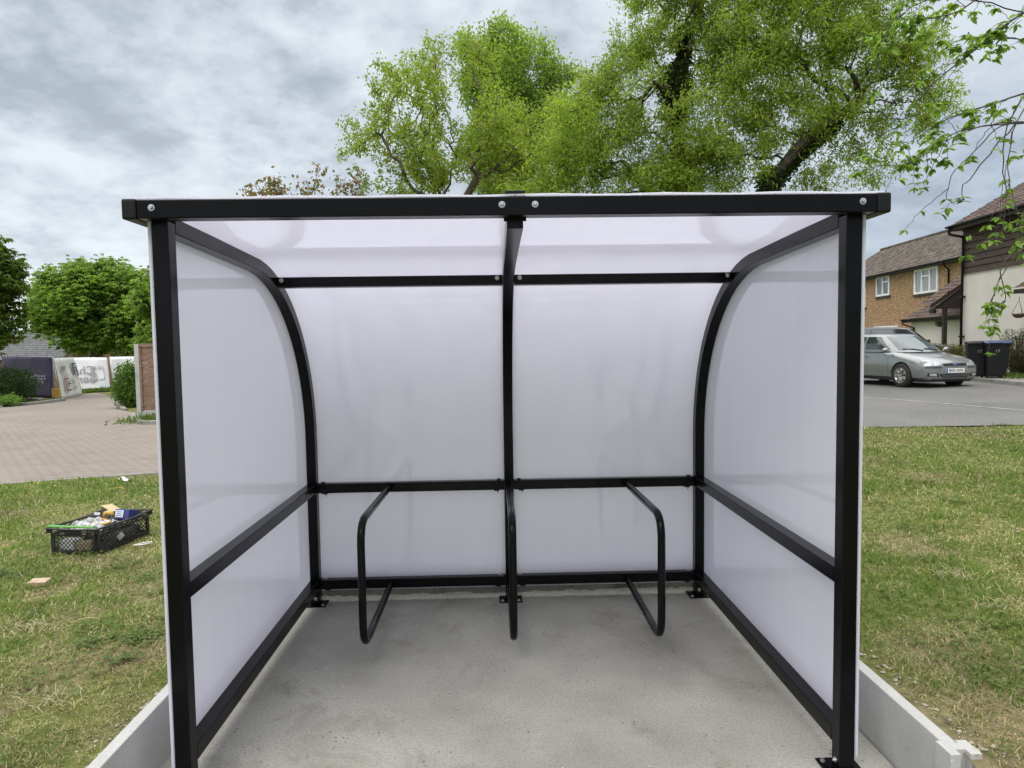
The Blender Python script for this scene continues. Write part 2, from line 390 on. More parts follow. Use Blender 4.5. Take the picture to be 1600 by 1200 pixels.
mb = MB(); mb.box((-1.48, -4.0, -.15), (1.48, 2.0, 0.0)); mb.box((1.4802, -4.0, -.15), (1.57, -.32, 0.0)); mb.box((-1.57, -4.0, -.15), (-1.4802, -.32, 0.0))
tag(mb.build('concrete_slab', CONC), kind='structure')
def sheet(name, pix, mat, dz, thick=0, pts=None):
    P = pts or [gp(*p) for p in pix]; mb = MB(); k = len(P)
    vs = [(p[0], p[1], g(p[0], p[1])+dz) for p in P]
    mb.raw(vs, [tuple(range(k))])
    if thick:
        vs2 = [(v[0], v[1], v[2]-thick) for v in vs]
        b = len(mb.v); mb.raw(vs2, [])
        for i in range(k): mb.f.append([i, (i+1) % k, b+(i+1) % k, b+i]); mb.mi.append(0); mb.sm.append(False)
    return tag(mb.build(name, mat), kind='structure')
# block paved court on the left
e1, e2 = gp(0, 757), gp(247, 739.5); dv = (e2-e1).normalized()
eA, eB = e1 - dv*8, e2 + dv*.9
court = [eA, e1, e2, eB, Vector((-4.6, 9.5, 0)), Vector((-6.4, 12.6, 0)), gp(226, 664), gp(208, 655), gp(205, 645), gp(182, 640), gp(184, 622), gp(150, 614), gp(128, 618), gp(60, 631), gp(0, 634), Vector((-24, 18, 0)), Vector((-26, 5, 0))]
sheet('paved_court', None, PAVE, .012, pts=court)
mb = MB()
def kerbline(mb, pts, w=.12, h=.10, base=0.0):
    for a, b in zip(pts[:-1], pts[1:]):
        a = Vector((a[0], a[1], 0)); b = Vector((b[0], b[1], 0)); d = (b-a).normalized(); nrm = Vector((-d.y, d.x, 0))*w/2
        vs = []
        for p in (a-nrm, b-nrm, b+nrm, a+nrm): vs.append((p.x, p.y, g(p.x, p.y)-.15))
        for p in (a-nrm, b-nrm, b+nrm, a+nrm): vs.append((p.x, p.y, g(p.x, p.y)+h+base))
        mb.raw(vs, [(3,2,1,0),(4,5,6,7),(0,1,5,4),(1,2,6,5),(2,3,7,6),(3,0,4,7)])
kerbline(mb, [eA, e1, e2, eB], .05, .015)
tag(mb.build('edging_kerb', KERB, bevel=.006), kind='structure')
mb = MB(); kerbline(mb, [Vector((-24, 20, 0)), gp(0, 635), gp(40, 634), gp(62, 632), gp(86, 629), gp(100, 627)], .15, .13)
tag(mb.build('court_kerb', KERB, bevel=.015), kind='structure')
mb = MB(); kerbline(mb, [gp(186, 626), gp(184, 634), gp(196, 642)], .12, .08); kerbline(mb, [gp(208, 650), gp(209, 660), gp(225, 664), gp(252, 663), gp(300, 664)], .12, .10)
tag(mb.build('planting_bed_kerb', KERB, bevel=.015), kind='structure')
# road on the right
rA = [gp(1350, 669), gp(1475, 667), gp(1600, 665)]
d1 = (rA[2]-rA[0]).normalized()
k0 = [gp(1340, 590), gp(1470, 591), gp(1522, 596), gp(1600, 604)]
d2_ = (k0[3]-k0[2]).normalized()
road = [Vector((6.6, 14.6, 0)), Vector((5.3, 11.6, 0)), rA[0]-d1*1.0, rA[0], rA[1], rA[2], rA[2]+d1*30, k0[3]+d2_*25, k0[3], k0[2], k0[1], k0[0], k0[0]-Vector((3.2, 0, 0)), Vector((8.0, 18.5, 0))]
sheet('road', None, ASPH, .012, pts=road)
wl = [gp(1290, 617.5), gp(1350, 621.5), gp(1450, 629.5), gp(1600, 642.5), gp(1750, 656)]
mb = MB()
for a, b in zip(wl[:-1], wl[1:]):
    d = Vector((b.x-a.x, b.y-a.y, 0)).normalized(); nr = Vector((-d.y, d.x, 0))*.045
    mb.raw([(p.x, p.y, g(p.x, p.y)+.017) for p in (a-nr, b-nr, b+nr, a+nr)], [(0,1,2,3)])
tag(mb.build('road_edge_line', WHITEP), kind='structure')
mb = MB(); kerbline(mb, [k0[0]-Vector((3.2, 0, 0))] + k0 + [k0[3]+d2_*20], .13, .12)
tag(mb.build('road_kerb', KERB, bevel=.015), kind='structure')
pv = [k0[1]+Vector((0, .06, 0)), k0[2]+Vector((0, .06, 0)), k0[3]+Vector((0, .06, 0)), k0[3]+d2_*20+Vector((0, .06, 0)), k0[3]+d2_*20+Vector((0, 1.8, 0)), gp(1600, 597), gp(1540, 591), gp(1480, 586)]
sheet('footpath', None, KERB, .10, .2, pts=pv)
# ------------------------------------------------------------------ grass blades
rng = np.random.default_rng(3)
def smooth_noise(x, y, sc, seed):
    r = np.random.default_rng(seed); T = r.random((64, 64))
    u = x*sc; v = y*sc; i = np.floor(u).astype(int); j = np.floor(v).astype(int); a = u-i; b = v-j; a = a*a*(3-2*a); b = b*b*(3-2*b)
    f = lambda p, q: T[p % 64, q % 64]
    return (f(i,j)*(1-a)+f(i+1,j)*a)*(1-b) + (f(i,j+1)*(1-a)+f(i+1,j+1)*a)*b
def fbm(x, y, sc, seed, o=4):
    s = 0; w = 0
    for k in range(o): s = s + smooth_noise(x, y, sc*2**k, seed+k)*.6**k; w += .6**k
    return s/w
def make_grass():
    PX = []; PY = []
    for (x0, x1, y0, y1) in ((-10, -1.56, -1.6, 7.3), (1.56, 15, -1.6, 10.5), (-1.6, 1.6, 2.1, 3.0)):
        A = (x1-x0)*(y1-y0); N = int(A*17000)
        x = rng.uniform(x0, x1, N); y = rng.uniform(y0, y1, N)
        d = np.hypot(x-CP.x, y-CP.y)
        p = np.minimum(1, (2.6/d)**1.75)
        k = rng.random(N) < p*(.55+.45*np.clip((fbm(x, y, 1.1, 5)-.32)*5, 0, 1))
        PX.append(x[k]); PY.append(y[k])
    x = np.concatenate(PX); y = np.concatenate(PY)
    # keep off paving and road
    ok = np.ones(len(x), bool)
    nd = np.array([-dv.y, dv.x]); 
    if nd[1] < 0: nd = -nd
    edge = (x-e1.x)*nd[0] + (y-e1.y)*nd[1]
    ok &= ~((x < 0) & (edge > -.05 - .06*fbm(x, y, 2, 77)))
    n2 = np.array([-d1.y, d1.x]); n2 = n2 if n2[1] > 0 else -n2
    ok &= ~((x > 0) & (((x-rA[0].x)*n2[0] + (y-rA[0].y)*n2[1]) > .03 + .08*(fbm(x, y, 3, 78)-.5)))
    dboard = np.abs(x) - 1.55
    thin = np.where(y > -.35, np.clip(dboard/.16, .06, 1), 1)
    ok &= rng.random(len(x)) < thin
    x, y = x[ok], y[ok]; N = len(x)
    z = np.array([gh(a, b) for a, b in zip(x, y)]) - .004
    d = np.hypot(x-CP.x, y-CP.y)
    dry = fbm(x, y, .75, 11, 5); dry2 = fbm(x, y, 3.3, 21, 3)
    dryf = np.clip((dry*.65+dry2*.35-.50)*7.5+np.where(x < 0, .44, .24), 0, 1)
    far = np.clip((d-5)/4, 0, 1); dryf = dryf*(1-.55*far)
    L = rng.uniform(.020, .066, N)*(1.1-.45*dryf)*(1+.35*(fbm(x, y, 2.3, 31)-.5)*2)
    wd = rng.uniform(.0012, .0026, N)*np.maximum(1, (d/3.0)**.9)
    az = rng.uniform(0, 2*np.pi, N); lean = np.clip(rng.normal(.98, .42, N)+.45*dryf, .05, 1.5)
    dirx, diry = np.cos(az), np.sin(az)
    a2 = rng.uniform(0, np.pi, N); wx, wy = np.cos(a2)*wd, np.sin(a2)*wd
    h1 = L*.55*np.cos(lean*.6); o1 = L*.55*np.sin(lean*.6)
    h2 = h1 + L*.5*np.cos(np.minimum(lean*1.4, 1.75)); o2 = o1 + L*.5*np.sin(np.minimum(lean*1.4, 1.75))
    V = np.empty((N, 5, 3), np.float32)
    V[:, 0] = np.stack([x-wx, y-wy, z], 1); V[:, 1] = np.stack([x+wx, y+wy, z], 1)
    V[:, 2] = np.stack([x+dirx*o1+wx*.8, y+diry*o1+wy*.8, z+h1], 1); V[:, 3] = np.stack([x+dirx*o1-wx*.8, y+diry*o1-wy*.8, z+h1], 1)
    V[:, 4] = np.stack([x+dirx*o2, y+diry*o2, z+h2], 1)
    b = np.arange(N)[:, None]*5
    F = np.concatenate([b+np.array([[0, 1, 2]]), b+np.array([[0, 2, 3]]), b+np.array([[3, 2, 4]])], 1).reshape(-1, 3)
    g1 = np.array([.10, .17, .028]); g2 = np.array([.18, .255, .05]); s1 = np.array([.34, .29, .14]); s2 = np.array([.52, .46, .28]); br = np.array([.17, .13, .07])
    t = rng.random((N, 1)); c = g1*(1-t)+g2*t
    isdry = (rng.random(N) < dryf*.72+.06)[:, None]; t2 = rng.random((N, 1))
    c = np.where(isdry, s1*(1-t2)+s2*t2, c)
    isb = (rng.random(N) < dryf*.16)[:, None]; c = np.where(isb, br, c)
    c = c*(.62+.40*fbm(x, y, .5, 41)+.40*fbm(x, y, 4.5, 43, 2))[:, None]
    o = npmesh('grass', V.reshape(-1, 3), F, 3, BLADE, cols=np.repeat(c, 3, 0))
    return tag(o, 'short patchy lawn grass, green with dry straw coloured patches', 'grass', kind='stuff')
make_grass()
# clover leaves, docks and daisies in the turf
def lawn_weeds():
    r = random.Random(21); V = []; F = []; C = []; V2 = []; F2 = []; C2 = []
    def disc(V, F, C, x, y, z, rad, tilt, a0, col, k=6):
        b = len(V)
        for q in range(k):
            a = a0+q*2*math.pi/k; V.append((x+rad*math.cos(a), y+rad*math.sin(a), z+tilt*rad*math.cos(a-a0)))
        F.append(tuple(b+q for q in range(k))); C.append(col)
    for c in range(150):
        if r.random() < .55: cx_, cy_ = -1.75-abs(r.gauss(0, 1.6)), r.uniform(-.3, 5.2)
        else: cx_, cy_ = 1.75+abs(r.gauss(0, 2.6)), r.uniform(-.3, 7.5)
        col = np.array(r.choice([(.075, .125, .025), (.10, .155, .03), (.12, .17, .04)])); sp = r.uniform(.04, .16)
        for q in range(r.randint(12, 60)):
            x, y = cx_+r.gauss(0, sp), cy_+r.gauss(0, sp)
            if abs(x) < 1.6 or (x < 0 and y > 5.4): continue
            z = gh(x, y)+r.uniform(.012, .035); a = r.uniform(0, 6.28)
            for w in range(3): disc(V, F, C, x+.006*math.cos(a+w*2.09), y+.006*math.sin(a+w*2.09), z, r.uniform(.005, .009), r.uniform(-.5, .5), a+w*2.09, col*r.uniform(.8, 1.25))
    for q in range(110):
        x, y = -2.2-abs(r.gauss(0, 2.2)), r.uniform(3.4, 6.4)
        if q > 85: x, y = r.uniform(2, 8), r.uniform(.5, 7)
        if (x-e1.x)*-dv.y+(y-e1.y)*dv.x > -.1 and x < 0: continue
        disc(V2, F2, C2, x, y, gh(x, y)+r.uniform(.03, .05), r.uniform(.006, .011), r.uniform(-.4, .4), 0, np.array((.62, .62, .58)), 8)
    for nm, a, b, c, lab in (('lawn_clover', V, F, C, 'small patches of dark green clover leaves in the lawn'), ('daisies', V2, F2, C2, 'tiny white daisies dotted over the lawn')):
        k = len(b[0]); tag(npmesh(nm, a, b, k, BLADE, cols=np.array(c)), lab, 'lawn weeds', kind='stuff')
lawn_weeds()
# scattered dead leaves, clover and soil crumbs on the lawns
def litter():
    mb = MB(); r = random.Random(5)
    V = []; F = []; C = []
    for k in range(2600):
        if r.random() < .5: x = -1.6 - abs(r.gauss(0, 1))*2.2; y = r.uniform(-.4, 5.8)
        else: x = 1.6 + abs(r.gauss(0, 1))*2.6; y = r.uniform(-.4, 8)
        if k < 900: x = (1.56+abs(r.gauss(0, .07)))*(1 if r.random() < .5 else -1); y = r.uniform(-.3, 1.9)
        if x < 0 and (y > 5.6): continue
        s = r.uniform(.003, .009 if k >= 900 else .006); z = gh(x, y) + r.uniform(.002, .03 if k >= 900 else .008)
        a = r.uniform(0, 6.28); t = r.uniform(-.6, .6)
        b = len(V); c, q = math.cos(a)*s, math.sin(a)*s
        V += [(x-c, y-q, z), (x+q*.6, y-c*.6, z+t*s), (x+c, y+q, z+t*s*.5), (x-q*.6, y+c*.6, z-t*s*.5)]; F.append((b, b+1, b+2, b+3))
        C.append(r.choice([(.45, .40, .30), (.60, .56, .46), (.22, .16, .09), (.14, .10, .06), (.30, .38, .08), (.36, .30, .20), (.20, .15, .09)]))
    o = npmesh('lawn_debris', V, F, 4, BLADE, cols=np.array(C))
    tag(o, 'small leaf scraps, stone chips and soil crumbs scattered in the lawn', 'debris', kind='stuff')
litter()
# ------------------------------------------------------------------ bike shelter
H, T, D = 1.30, .06, 1.866
sh = empty('bike_shelter', (0, 0, 0), 'black framed bicycle shelter with white opal panels and curved roof on the concrete slab', 'bike shelter')
CY, CZ, RI = .87, 1.08, 1.0                       # bend centre and inner radius of the rafters
def prof(off):
    """inner (off=0) line of the curved frame in the y,z plane, moved outwards by off"""
    P = [(0.0, 2.112+off)]
    P += [(.45, 2.098+off)]
    for k in range(0, 19):
        a = math.radians(90 - 90*k/18); P.append((CY+(RI+off)*math.cos(a), CZ+(RI+off)*math.sin(a)))
    P.append((CY+RI+off, .9)); P.append((CY+RI+off, .45)); P.append((CY+RI+off, 0.0))
    return P
def sweep(mb, x0, x1, o0, o1, P0=None):
    A, B = prof(o0), prof(o1); k = len(A)
    vs = [(x0, *p) for p in A] + [(x1, *p) for p in A] + [(x0, *p) for p in B] + [(x1, *p) for p in B]
    fs = []
    for i in range(k-1):
        fs += [(i, i+1, k+i+1, k+i), (2*k+i, 3*k+i, 3*k+i+1, 2*k+i+1), (i, 2*k+i, 2*k+i+1, i+1), (k+i, k+i+1, 3*k+i+1, 3*k+i)]
    fs += [(0, k, 3*k, 2*k), (k-1, 3*k-1, 4*k-1, 2*k-1)]
    mb.raw(vs, fs, False); return mb
def smooth_angle(o, deg=30):
    for p in o.data.polygons: p.use_smooth = True
    o.data.set_sharp_from_angle(angle=math.radians(deg))
def bolt(parent, p, d, r=.009, name='bolt'):
    """domed hex bolt with washer pointing along d (unit axis 'x','y','z' with sign)"""
    mb = MB(); ax, sg = d[1], (1 if d[0] == '+' else -1)
    pr = [(0, .010), (r*.7, .0095), (r*.85, .006), (r*.85, .0025)]; pr = [(a, b*sg) for a, b in pr]
    mb.lathe(pr, p, ax, 6, False); mb.lathe([(r*.85, .0025*sg), (r*1.35, .0022*sg), (r*1.4, 0.0)], p, ax, 14, False)
    return mb.build(name, ZINC, parent)
def plate(parent, x, y, w=.15, d=.15):
    mb = MB(); mb.box((x-w/2, y-d/2, .001), (x+w/2, y+d/2, .008)); p = mb.build('base_plate', BLACK, parent, bevel=.002)
    for sx in (-1, 1):
        for sy in (-1, 1): bolt(p, (x+sx*w*.36, y+sy*d*.36, .008), '+z', .008)
    return p
for sx in (-1, 1):
    a, b = sorted((sx*H, sx*(H-T)))
    fp = MB().box((a, 0, .008), (b, T, 2.149)).build('front_post', BLACK, sh, bevel=.003)
    plate(sh, (a+b)/2, T/2)
    bolt(fp, (sx*(H-T), .032, .045), '-x' if sx > 0 else '+x', .008)
    rf = sweep(MB(), a, b, 0, T).build('curved_rafter', BLACK, sh)
    # trim: start it just behind the front post
    for v in rf.data.vertices:
        if v.co.y < .01: v.co.y = T+.0015
        if v.co.z < .01: v.co.z = .008
    smooth_angle(rf); m = rf.modifiers.new('bev', 'BEVEL'); m.width = .003; m.segments = 2; m.limit_method = 'ANGLE'; m.angle_limit = math.radians(50)
    plate(sh, (a+b)/2, D+T/2+.01)
    bolt(rf, ((a+b)/2-.004*sx, D+.004, .045), '-y', .008)
    # side rails
    zt = .804; zl = .167
    MB().box((a, T+.0015, zt-T), (b, D+.003, zt)).build('side_rail', BLACK, sh, bevel=.003)
    MB().box((a, T+.0015, zl-T-.003), (b, D+.003, zl)).build('side_rail', BLACK, sh, bevel=.003)
    # flat opal side sheet outside the frame, following the curve
    P = prof(T+.003); poly = [(y, z) for y, z in P if z > .5]
    poly = [(-.004, .075), (-.004, P[0][1]-.002)] + [(y, z) for y, z in P[1:-1]] + [(P[-1][0], .075)]
    x0 = sx*(H+.002); x1 = sx*(H+.010)
    MB().prism(poly, 0, min(x0, x1), max(x0, x1)).build('side_panel', PANEL, sh)
# centre rafter, a little narrower, with cover strip outside
cx0 = .012
ct = sweep(MB(), cx0-.030, cx0+.030, 0, T).build('curved_rafter', BLACK, sh)
for v in ct.data.vertices:
    if v.co.y < .01: v.co.y = .003
    if v.co.z < .01: v.co.z = .008
smooth_angle(ct); m = ct.modifiers.new('bev', 'BEVEL'); m.width = .003; m.segments = 2; m.limit_method = 'ANGLE'; m.angle_limit = math.radians(50)
plate(sh, cx0, D+T/2+.01)
# front beam with end caps
BY0, BY1, BZ0, BZ1 = -.067, -.0015, 2.147, 2.213
bm_ = MB().box((-1.315, BY0, BZ0), (1.315, BY1, BZ1)).build('front_beam', BLACK, sh, bevel=.004)
for sx in (-1, 1):
    mb = MB(); a, b = sorted((sx*1.316, sx*1.366)); mb.box((a, BY0-.003, BZ0-.003), (b, BY1+.12, BZ1+.003)); mb.build('end_cap', BLACKP, sh, bevel=.007, segs=3)
for x in (-1.262, -.036, .082, 1.262): bolt(bm_, (x, BY0, 2.184), '-y', .0088)
MB().box((cx0-.036, BY0+.012, BZ1+.007), (cx0+.036, .03, BZ1+.023)).build('cover_strip_clip', BLACKP, sh, bevel=.002)
# black angle bracket under the beam at the rafter head
MB().box((cx0-.041, -.0012, BZ0-.010), (cx0+.041, .0026, BZ0+.055)).build('bracket', BLACK, sh)
# roof and rear sheets in two bays, curved, outside the rafters
def curve_sheet(x0, x1):
    mb = MB(); A = prof(T+.002); B = prof(T+.008)
    A[0] = (-.060, BZ1+.0015); B[0] = (-.060, BZ1+.0075)
    A[-1] = (A[-1][0], .075); B[-1] = (B[-1][0], .075)
    # lift just behind the beam so that it lies on top of the beam
    A.insert(1, (.03, BZ1+.0015)); B.insert(1, (.03, BZ1+.0075))
    nx = 10; k = len(A); vs = []
    for L_ in (A, B):
        for i in range(nx+1):
            x = x0+(x1-x0)*i/nx
            for j, p in enumerate(L_): 
                w = .0025*math.sin(i*1.9+j*.7) if 0 <= j < 2 else 0
                vs.append((x, p[0], p[1]+w+.0015))
    fs = []
    for i in range(nx):
        for j in range(k-1):
            a = i*k+j; b = (i+1)*k+j; o = (nx+1)*k
            fs += [(a, b, b+1, a+1), (o+a, o+a+1, o+b+1, o+b)]
    o = (nx+1)*k
    for i in range(nx): fs += [(i*k, o+i*k, o+(i+1)*k, (i+1)*k), (i*k+k-1, (i+1)*k+k-1, o+(i+1)*k+k-1, o+i*k+k-1)]
    for j in range(k-1): fs += [(j, j+1, o+j+1, o+j), (nx*k+j, o+nx*k+j, o+nx*k+j+1, nx*k+j+1)]
    mb.raw(vs, fs, True); ob = mb.build('roof_panel', PANEL, sh); smooth_angle(ob, 40); return ob
curve_sheet(-1.345, cx0-.001); curve_sheet(cx0+.001, 1.345)
# dark edge trims closing the roof sides
for sx in (-1, 1):
    a, b = sorted((sx*(H+.012), sx*1.347))
    mb = sweep(MB(), a, b, T-.016, T+.001); o = mb.build('roof_edge_trim', BLACKP, sh)
    for v in o.data.vertices:
        if v.co.y < .01: v.co.y = .012; v.co.z += 0.0
        if v.co.z < .01: v.co.z = .08
    smooth_angle(o)
sweep(MB(), cx0-.03, cx0+.03, T+.013, T+.017).build('roof_joint_strip', BLACKP, sh)
# rear rails between rafters
for (x0, x1) in ((-H+T+.001, cx0-.031), (cx0+.031, H-T-.001)):
    MB().box((x0, D+.004, .804-.062), (x1, D+.056, .804)).build('rear_rail', BLACK, sh, bevel=.003)
    MB().box((x0, D+.004, .167-.062), (x1, D+.056, .167)).build('rear_rail', BLACK, sh, bevel=.003)
    # upper rail following the curve angle, with flange
    ang = math.radians(19.5); yc, zc = CY+(RI+.018)*math.sin(ang), CZ+(RI+.018)*math.cos(ang)
    Rm = Matrix.Rotation(-math.radians(6), 3, 'X')
    mb = MB(); mb.cbox(((x0+x1)/2, yc, zc), (x1-x0, .04, .055), Rm); o = mb.build('rear_rail', BLACK, sh, bevel=.003)
    for q in (x0+.03, x1-.03): bolt(o, (q, yc-.024, zc+.012), '-y', .009)
    # panel clips and little screws
    for q in (x0+.05, x1-.05):
        for zz_ in (.804-.062, .167-.062):
            mb = MB(); mb.box((q-.018, D+.012, zz_-.008), (q+.018, D+.05, zz_-.0005)); mb.tube([(q+.006, D+.02, zz_-.006), (q+.006, D+.02, zz_-.022)], .003, 6)
            mb.build('panel_clip', BLACKP, sh)
    for q in (x0+.035, x1-.035):
        for zz_ in (.804, .167): MB().box((q-.012, D+.03, zz_+.0005), (q+.012, D+.05, zz_+.006)).build('panel_clip', ZINC if zz_ < .3 else BLACKP, sh)
# bicycle hoops: U-shaped tubes from the lower and upper rear rails towards the front
def fillet(P, r, k=8):
    out = [Vector(P[0])]
    for a, b, c in zip(P[:-2], P[1:-1], P[2:]):
        a, b, c = Vector(a), Vector(b), Vector(c); p = b+(a-b).normalized()*r; q = b+(c-b).normalized()*r
        out += [p*(1-t)**2 + b*2*t*(1-t) + q*t*t for t in [i/k for i in range(k+1)]]
    return out + [Vector(P[-1])]
for x in (-.770, .008, .780):
    yb = D+.0045 if abs(x) > .1 else D-.001
    P = [(x, yb, .770), (x, .93, .790), (x, .93, .134), (x, yb, .137)]
    o = MB().tube(fillet(P, .13, 10), .0205, 16).build('bike_hoop', BLACK, sh)
# ------------------------------------------------------------------ concrete boards and posts round the slab
def board(x, y0, y1, zt, label):
    o = MB().box((x-.025, y0, -.03), (x+.025, y1, zt)).build('gravel_board', CONC2, None, bevel=.004, org=(x, y0, 0))
    return tag(o, label, 'concrete board', 'concrete gravel boards round the slab')
board(1.515, -.235, 1.6, .262, 'grey precast concrete board edging the right lawn, slotted into the concrete post')
board(-1.475, -.9, 1.6, .255, 'grey precast concrete board edging the lawn left of the shelter, on the crate side')
mb = MB(); mb.box((-1.5, 1.985, -.03), (1.53, 2.035, .24)); o = mb.build('gravel_board', concrete('stained_concrete', (.25, .24, .19), (.10, .095, .055), 1.6), None, bevel=.004, org=(0, 2, 0))
tag(o, 'stained concrete board low behind the rear rail of the shelter', 'concrete board', 'concrete gravel boards round the slab')
mb = MB(); rj = random.Random(4); kx = 70; P = []
for i in range(kx+1):
    x = -1.44+2.92*i/kx; w_ = .045+rj.uniform(0, .035); P.append([(x, 1.984, .020+rj.uniform(-.008, .008)), (x, 1.972, .015+rj.uniform(-.005, .005)), (x, 1.984-w_*.5, .009), (x, 1.984-w_*.9, .0015)])
tag(mb.grid(P).build('mortar_fillet', concrete('mortar', (.38, .37, .32), (.20, .19, .13), 1.4), None), 'rough strip of mortar between the slab and the rear concrete board', 'mortar strip')
# slotted concrete post at the right front end (H shaped in plan)
px, py = 1.515, -.262
hp = [(-.055, -.055), (.055, -.055), (.055, -.018), (.0275, -.012), (.0275, .012), (.055, .018), (.055, .055), (-.055, .055), (-.055, .018), (-.0275, .012), (-.0275, -.012), (-.055, -.018)]
hp = [(b*.95+.008, a*1.0) for a, b in hp]
hp = [(-.053, -.042), (-.017, -.042), (-.017, -.012), (.017, -.012), (.017, -.042), (.057, -.042), (.057, .042), (.017, .042), (.017, .026), (-.017, .026), (-.017, .042), (-.053, .042)]
mb = MB(); mb.prism([(px+a+.004, py+b*1.0) for a, b in hp], 2, -.05, .268); o = mb.build('concrete_post', CONC2, None, bevel=.002, org=(px, py, 0))
tag(o, 'short H-shaped slotted concrete post ending the right hand board', 'concrete post')
# ------------------------------------------------------------------ crate of fixings on the left lawn
c0 = gp(79, 869.5); c1 = gp(161, 870); c2 = gp(241, 829)
ax = Vector((c1.x-c0.x, c1.y-c0.y, 0)); CW = .40; axn = ax.normalized(); ay = Vector((-axn.y, axn.x, 0)); 
az_ = math.atan2(axn.y, axn.x); CL = .60; CHT = .205
crate_org = Vector((c0.x, c0.y, gh(c0.x+.2, c0.y+.2)+.004))
CRP = pbr('crate_plastic', [(0, (.010, .010, .011)), (1, (.022, .022, .024))], 12, .38, bump=.1)
crate = empty('crate', crate_org, 'black plastic mesh crate of tools and rubbish standing on the left lawn', 'crate', rz=az_)
def lattice(mb, u0, u1, z0, z1, plane, t, r=.0028, st=.034):
    L_ = z1-z0; u = u0-L_
    while u < u1:
        for s in (1, -1):
            a0, a1 = (u, z0), (u+L_, z1)
            if s < 0: a0, a1 = (u, z1), (u+L_, z0)
            # clip to u range
            def cl(p, q):
                (ua, za), (ub, zb) = p, q
                if ua < u0: k = (u0-ua)/(ub-ua); za = za+(zb-za)*k; ua = u0
                return (ua, za)
            p, q = cl(a0, a1), a1
            if q[0] > u1: k = (u1-p[0])/(q[0]-p[0]) if q[0] > p[0] else 0; q = (u1, p[1]+(q[1]-p[1])*k)
            if p[0] < u1 and q[0] > u0 and q[0]-p[0] > .002:
                f = (lambda w: (w[0], t, w[1])) if plane == 'y' else (lambda w: (t, w[0], w[1]))
                mb.tube([f(p), f(q)], r, 4, caps=False, smooth=False)
        u += st
mb = MB(); w, l, h, th = CW, CL, CHT, .006
mb.box((.01, .01, .004), (w-.01, l-.01, .012))
mb.build('base', CRP, crate)
for nm, plane, t, u0, u1 in (('front', 'y', .004, .012, w-.012), ('back', 'y', l-.004, .012, w-.012), ('side', 'x', .004, .012, l-.012), ('side', 'x', w-.004, .012, l-.012)):
    mb = MB(); lattice(mb, u0+.025, u1-.025, .032, h-.062, plane, t)
    def bar(za, zb, ua=u0, ub=u1, k=.005):
        if plane == 'y': mb.box((ua, t-k, za), (ub, t+k, zb))
        else: mb.box((t-k, ua, za), (t+k, ub, zb))
    bar(.0, .032); bar(h-.064, h-.050); bar(.032, h-.064, u0, u0+.026); bar(.032, h-.064, u1-.026, u1)
    nsl = 6 if plane == 'y' else 9
    for q in range(nsl+1):
        uu = u0 + (u1-u0-.010)*q/nsl; bar(h-.050, h-.012, uu, uu+.010, .003)
    if plane == 'y': bar(h-.050, h-.018, (u0+u1)/2-.07, (u0+u1)/2+.07, .0045)
    mb.build('mesh_wall', CRP, crate)
# wavy flared rim
mb = MB(); R_out = []
loop = [(-.014, -.014), (w+.014, -.014), (w+.014, l+.014), (-.014, l+.014)]
for (a, b), (c, d) in zip(loop, loop[1:]+loop[:1]):
    k = 12
    for q in range(k):
        t = q/k; dz = -.010*math.sin(math.pi*t)**2 if abs(a-c) < abs(b-d) else -.006*math.sin(math.pi*t)**2
        R_out.append((a+(c-a)*t, b+(d-b)*t, h-.004+dz))
R_out.append(R_out[0])
mb.tube(R_out, .009, 6, caps=False); mb.tube([(x*.985+.003, y*.985+.004, z-.022) for x, y, z in R_out], .005, 6, caps=False)
mb.build('rim', CRP, crate)
for (a, b) in ((0, 0), (w, 0), (w, l), (0, l)):
    MB().cbox((a, b, h-.02), (.034, .034, .042)).build('corner', CRP, crate, bevel=.008)
def C(p): return crate_org + Matrix.Rotation(az_, 3, 'Z') @ Vector(p)
def citem(name, label, cat, loc): return empty(name, C(loc), label, cat, rz=az_)
def solo(mb, name, mat, label, cat, loc, bevel=0, **kw):
    o = mb.build(name, mat, None, bevel=bevel, **kw); o.location = C(loc); o.rotation_euler.z = az_; return tag(o, label, cat)
def flat(name, c, rough=.5, **kw): return pbr(name, [c], 20, rough, **kw)
GREENR = flat('green_plastic', (.10, .30, .05), .4)
o = solo(MB().box((-.010, -.012, 0), (CW-.02, .022, .010)), 'spirit_level', GREENR, 'thin green strip lying along the near rim of the crate', 'strip', (0, 0, CHT+.005), .002)
# clear plastic bag: crumpled sheet
def clearplastic():
    m, t = newmat('clear_plastic'); o = t.add('ShaderNodeOutputMaterial'); tc = t.add('ShaderNodeTexCoord')
    nz = t.noise(tc.outputs['Object'], 13, 5, .65, .8)
    a = t.add('ShaderNodeBsdfTransparent'); gl = t.add('ShaderNodeBsdfGlossy', i_Roughness=.28); d = t.add('ShaderNodeBsdfDiffuse'); d.inputs[0].default_value = (.15, .17, .19, 1)
    bp = t.add('ShaderNodeBump', i_Strength=.35, i_Distance=.02, i_Height=nz); t.put(gl.inputs['Normal'], bp.outputs[0])
    m1 = t.add('ShaderNodeMixShader', i_0=.45, i_1=d, i_2=gl)
    f = t.ramp(nz, [(.35, (.15, .15, .15)), (.6, (.65, .65, .65))])
    m2 = t.add('ShaderNodeMixShader', i_0=f, i_1=a, i_2=m1); t.t.links.new(m2.outputs[0], o.inputs[0]); return m
CLP = clearplastic()
P = []
for i in range(22):
    row = []
    for j in range(22):
        x = .03+.32*i/21; y = .03+.27*j/21; e = min(i, j, 21-i, 21-j)/8
        row.append((x, y, -.03+.05*min(1, e)+.045*noise.noise((x*14, y*14, 2))+.012*noise.noise((x*40, y*40, 5))))
    P.append(row)
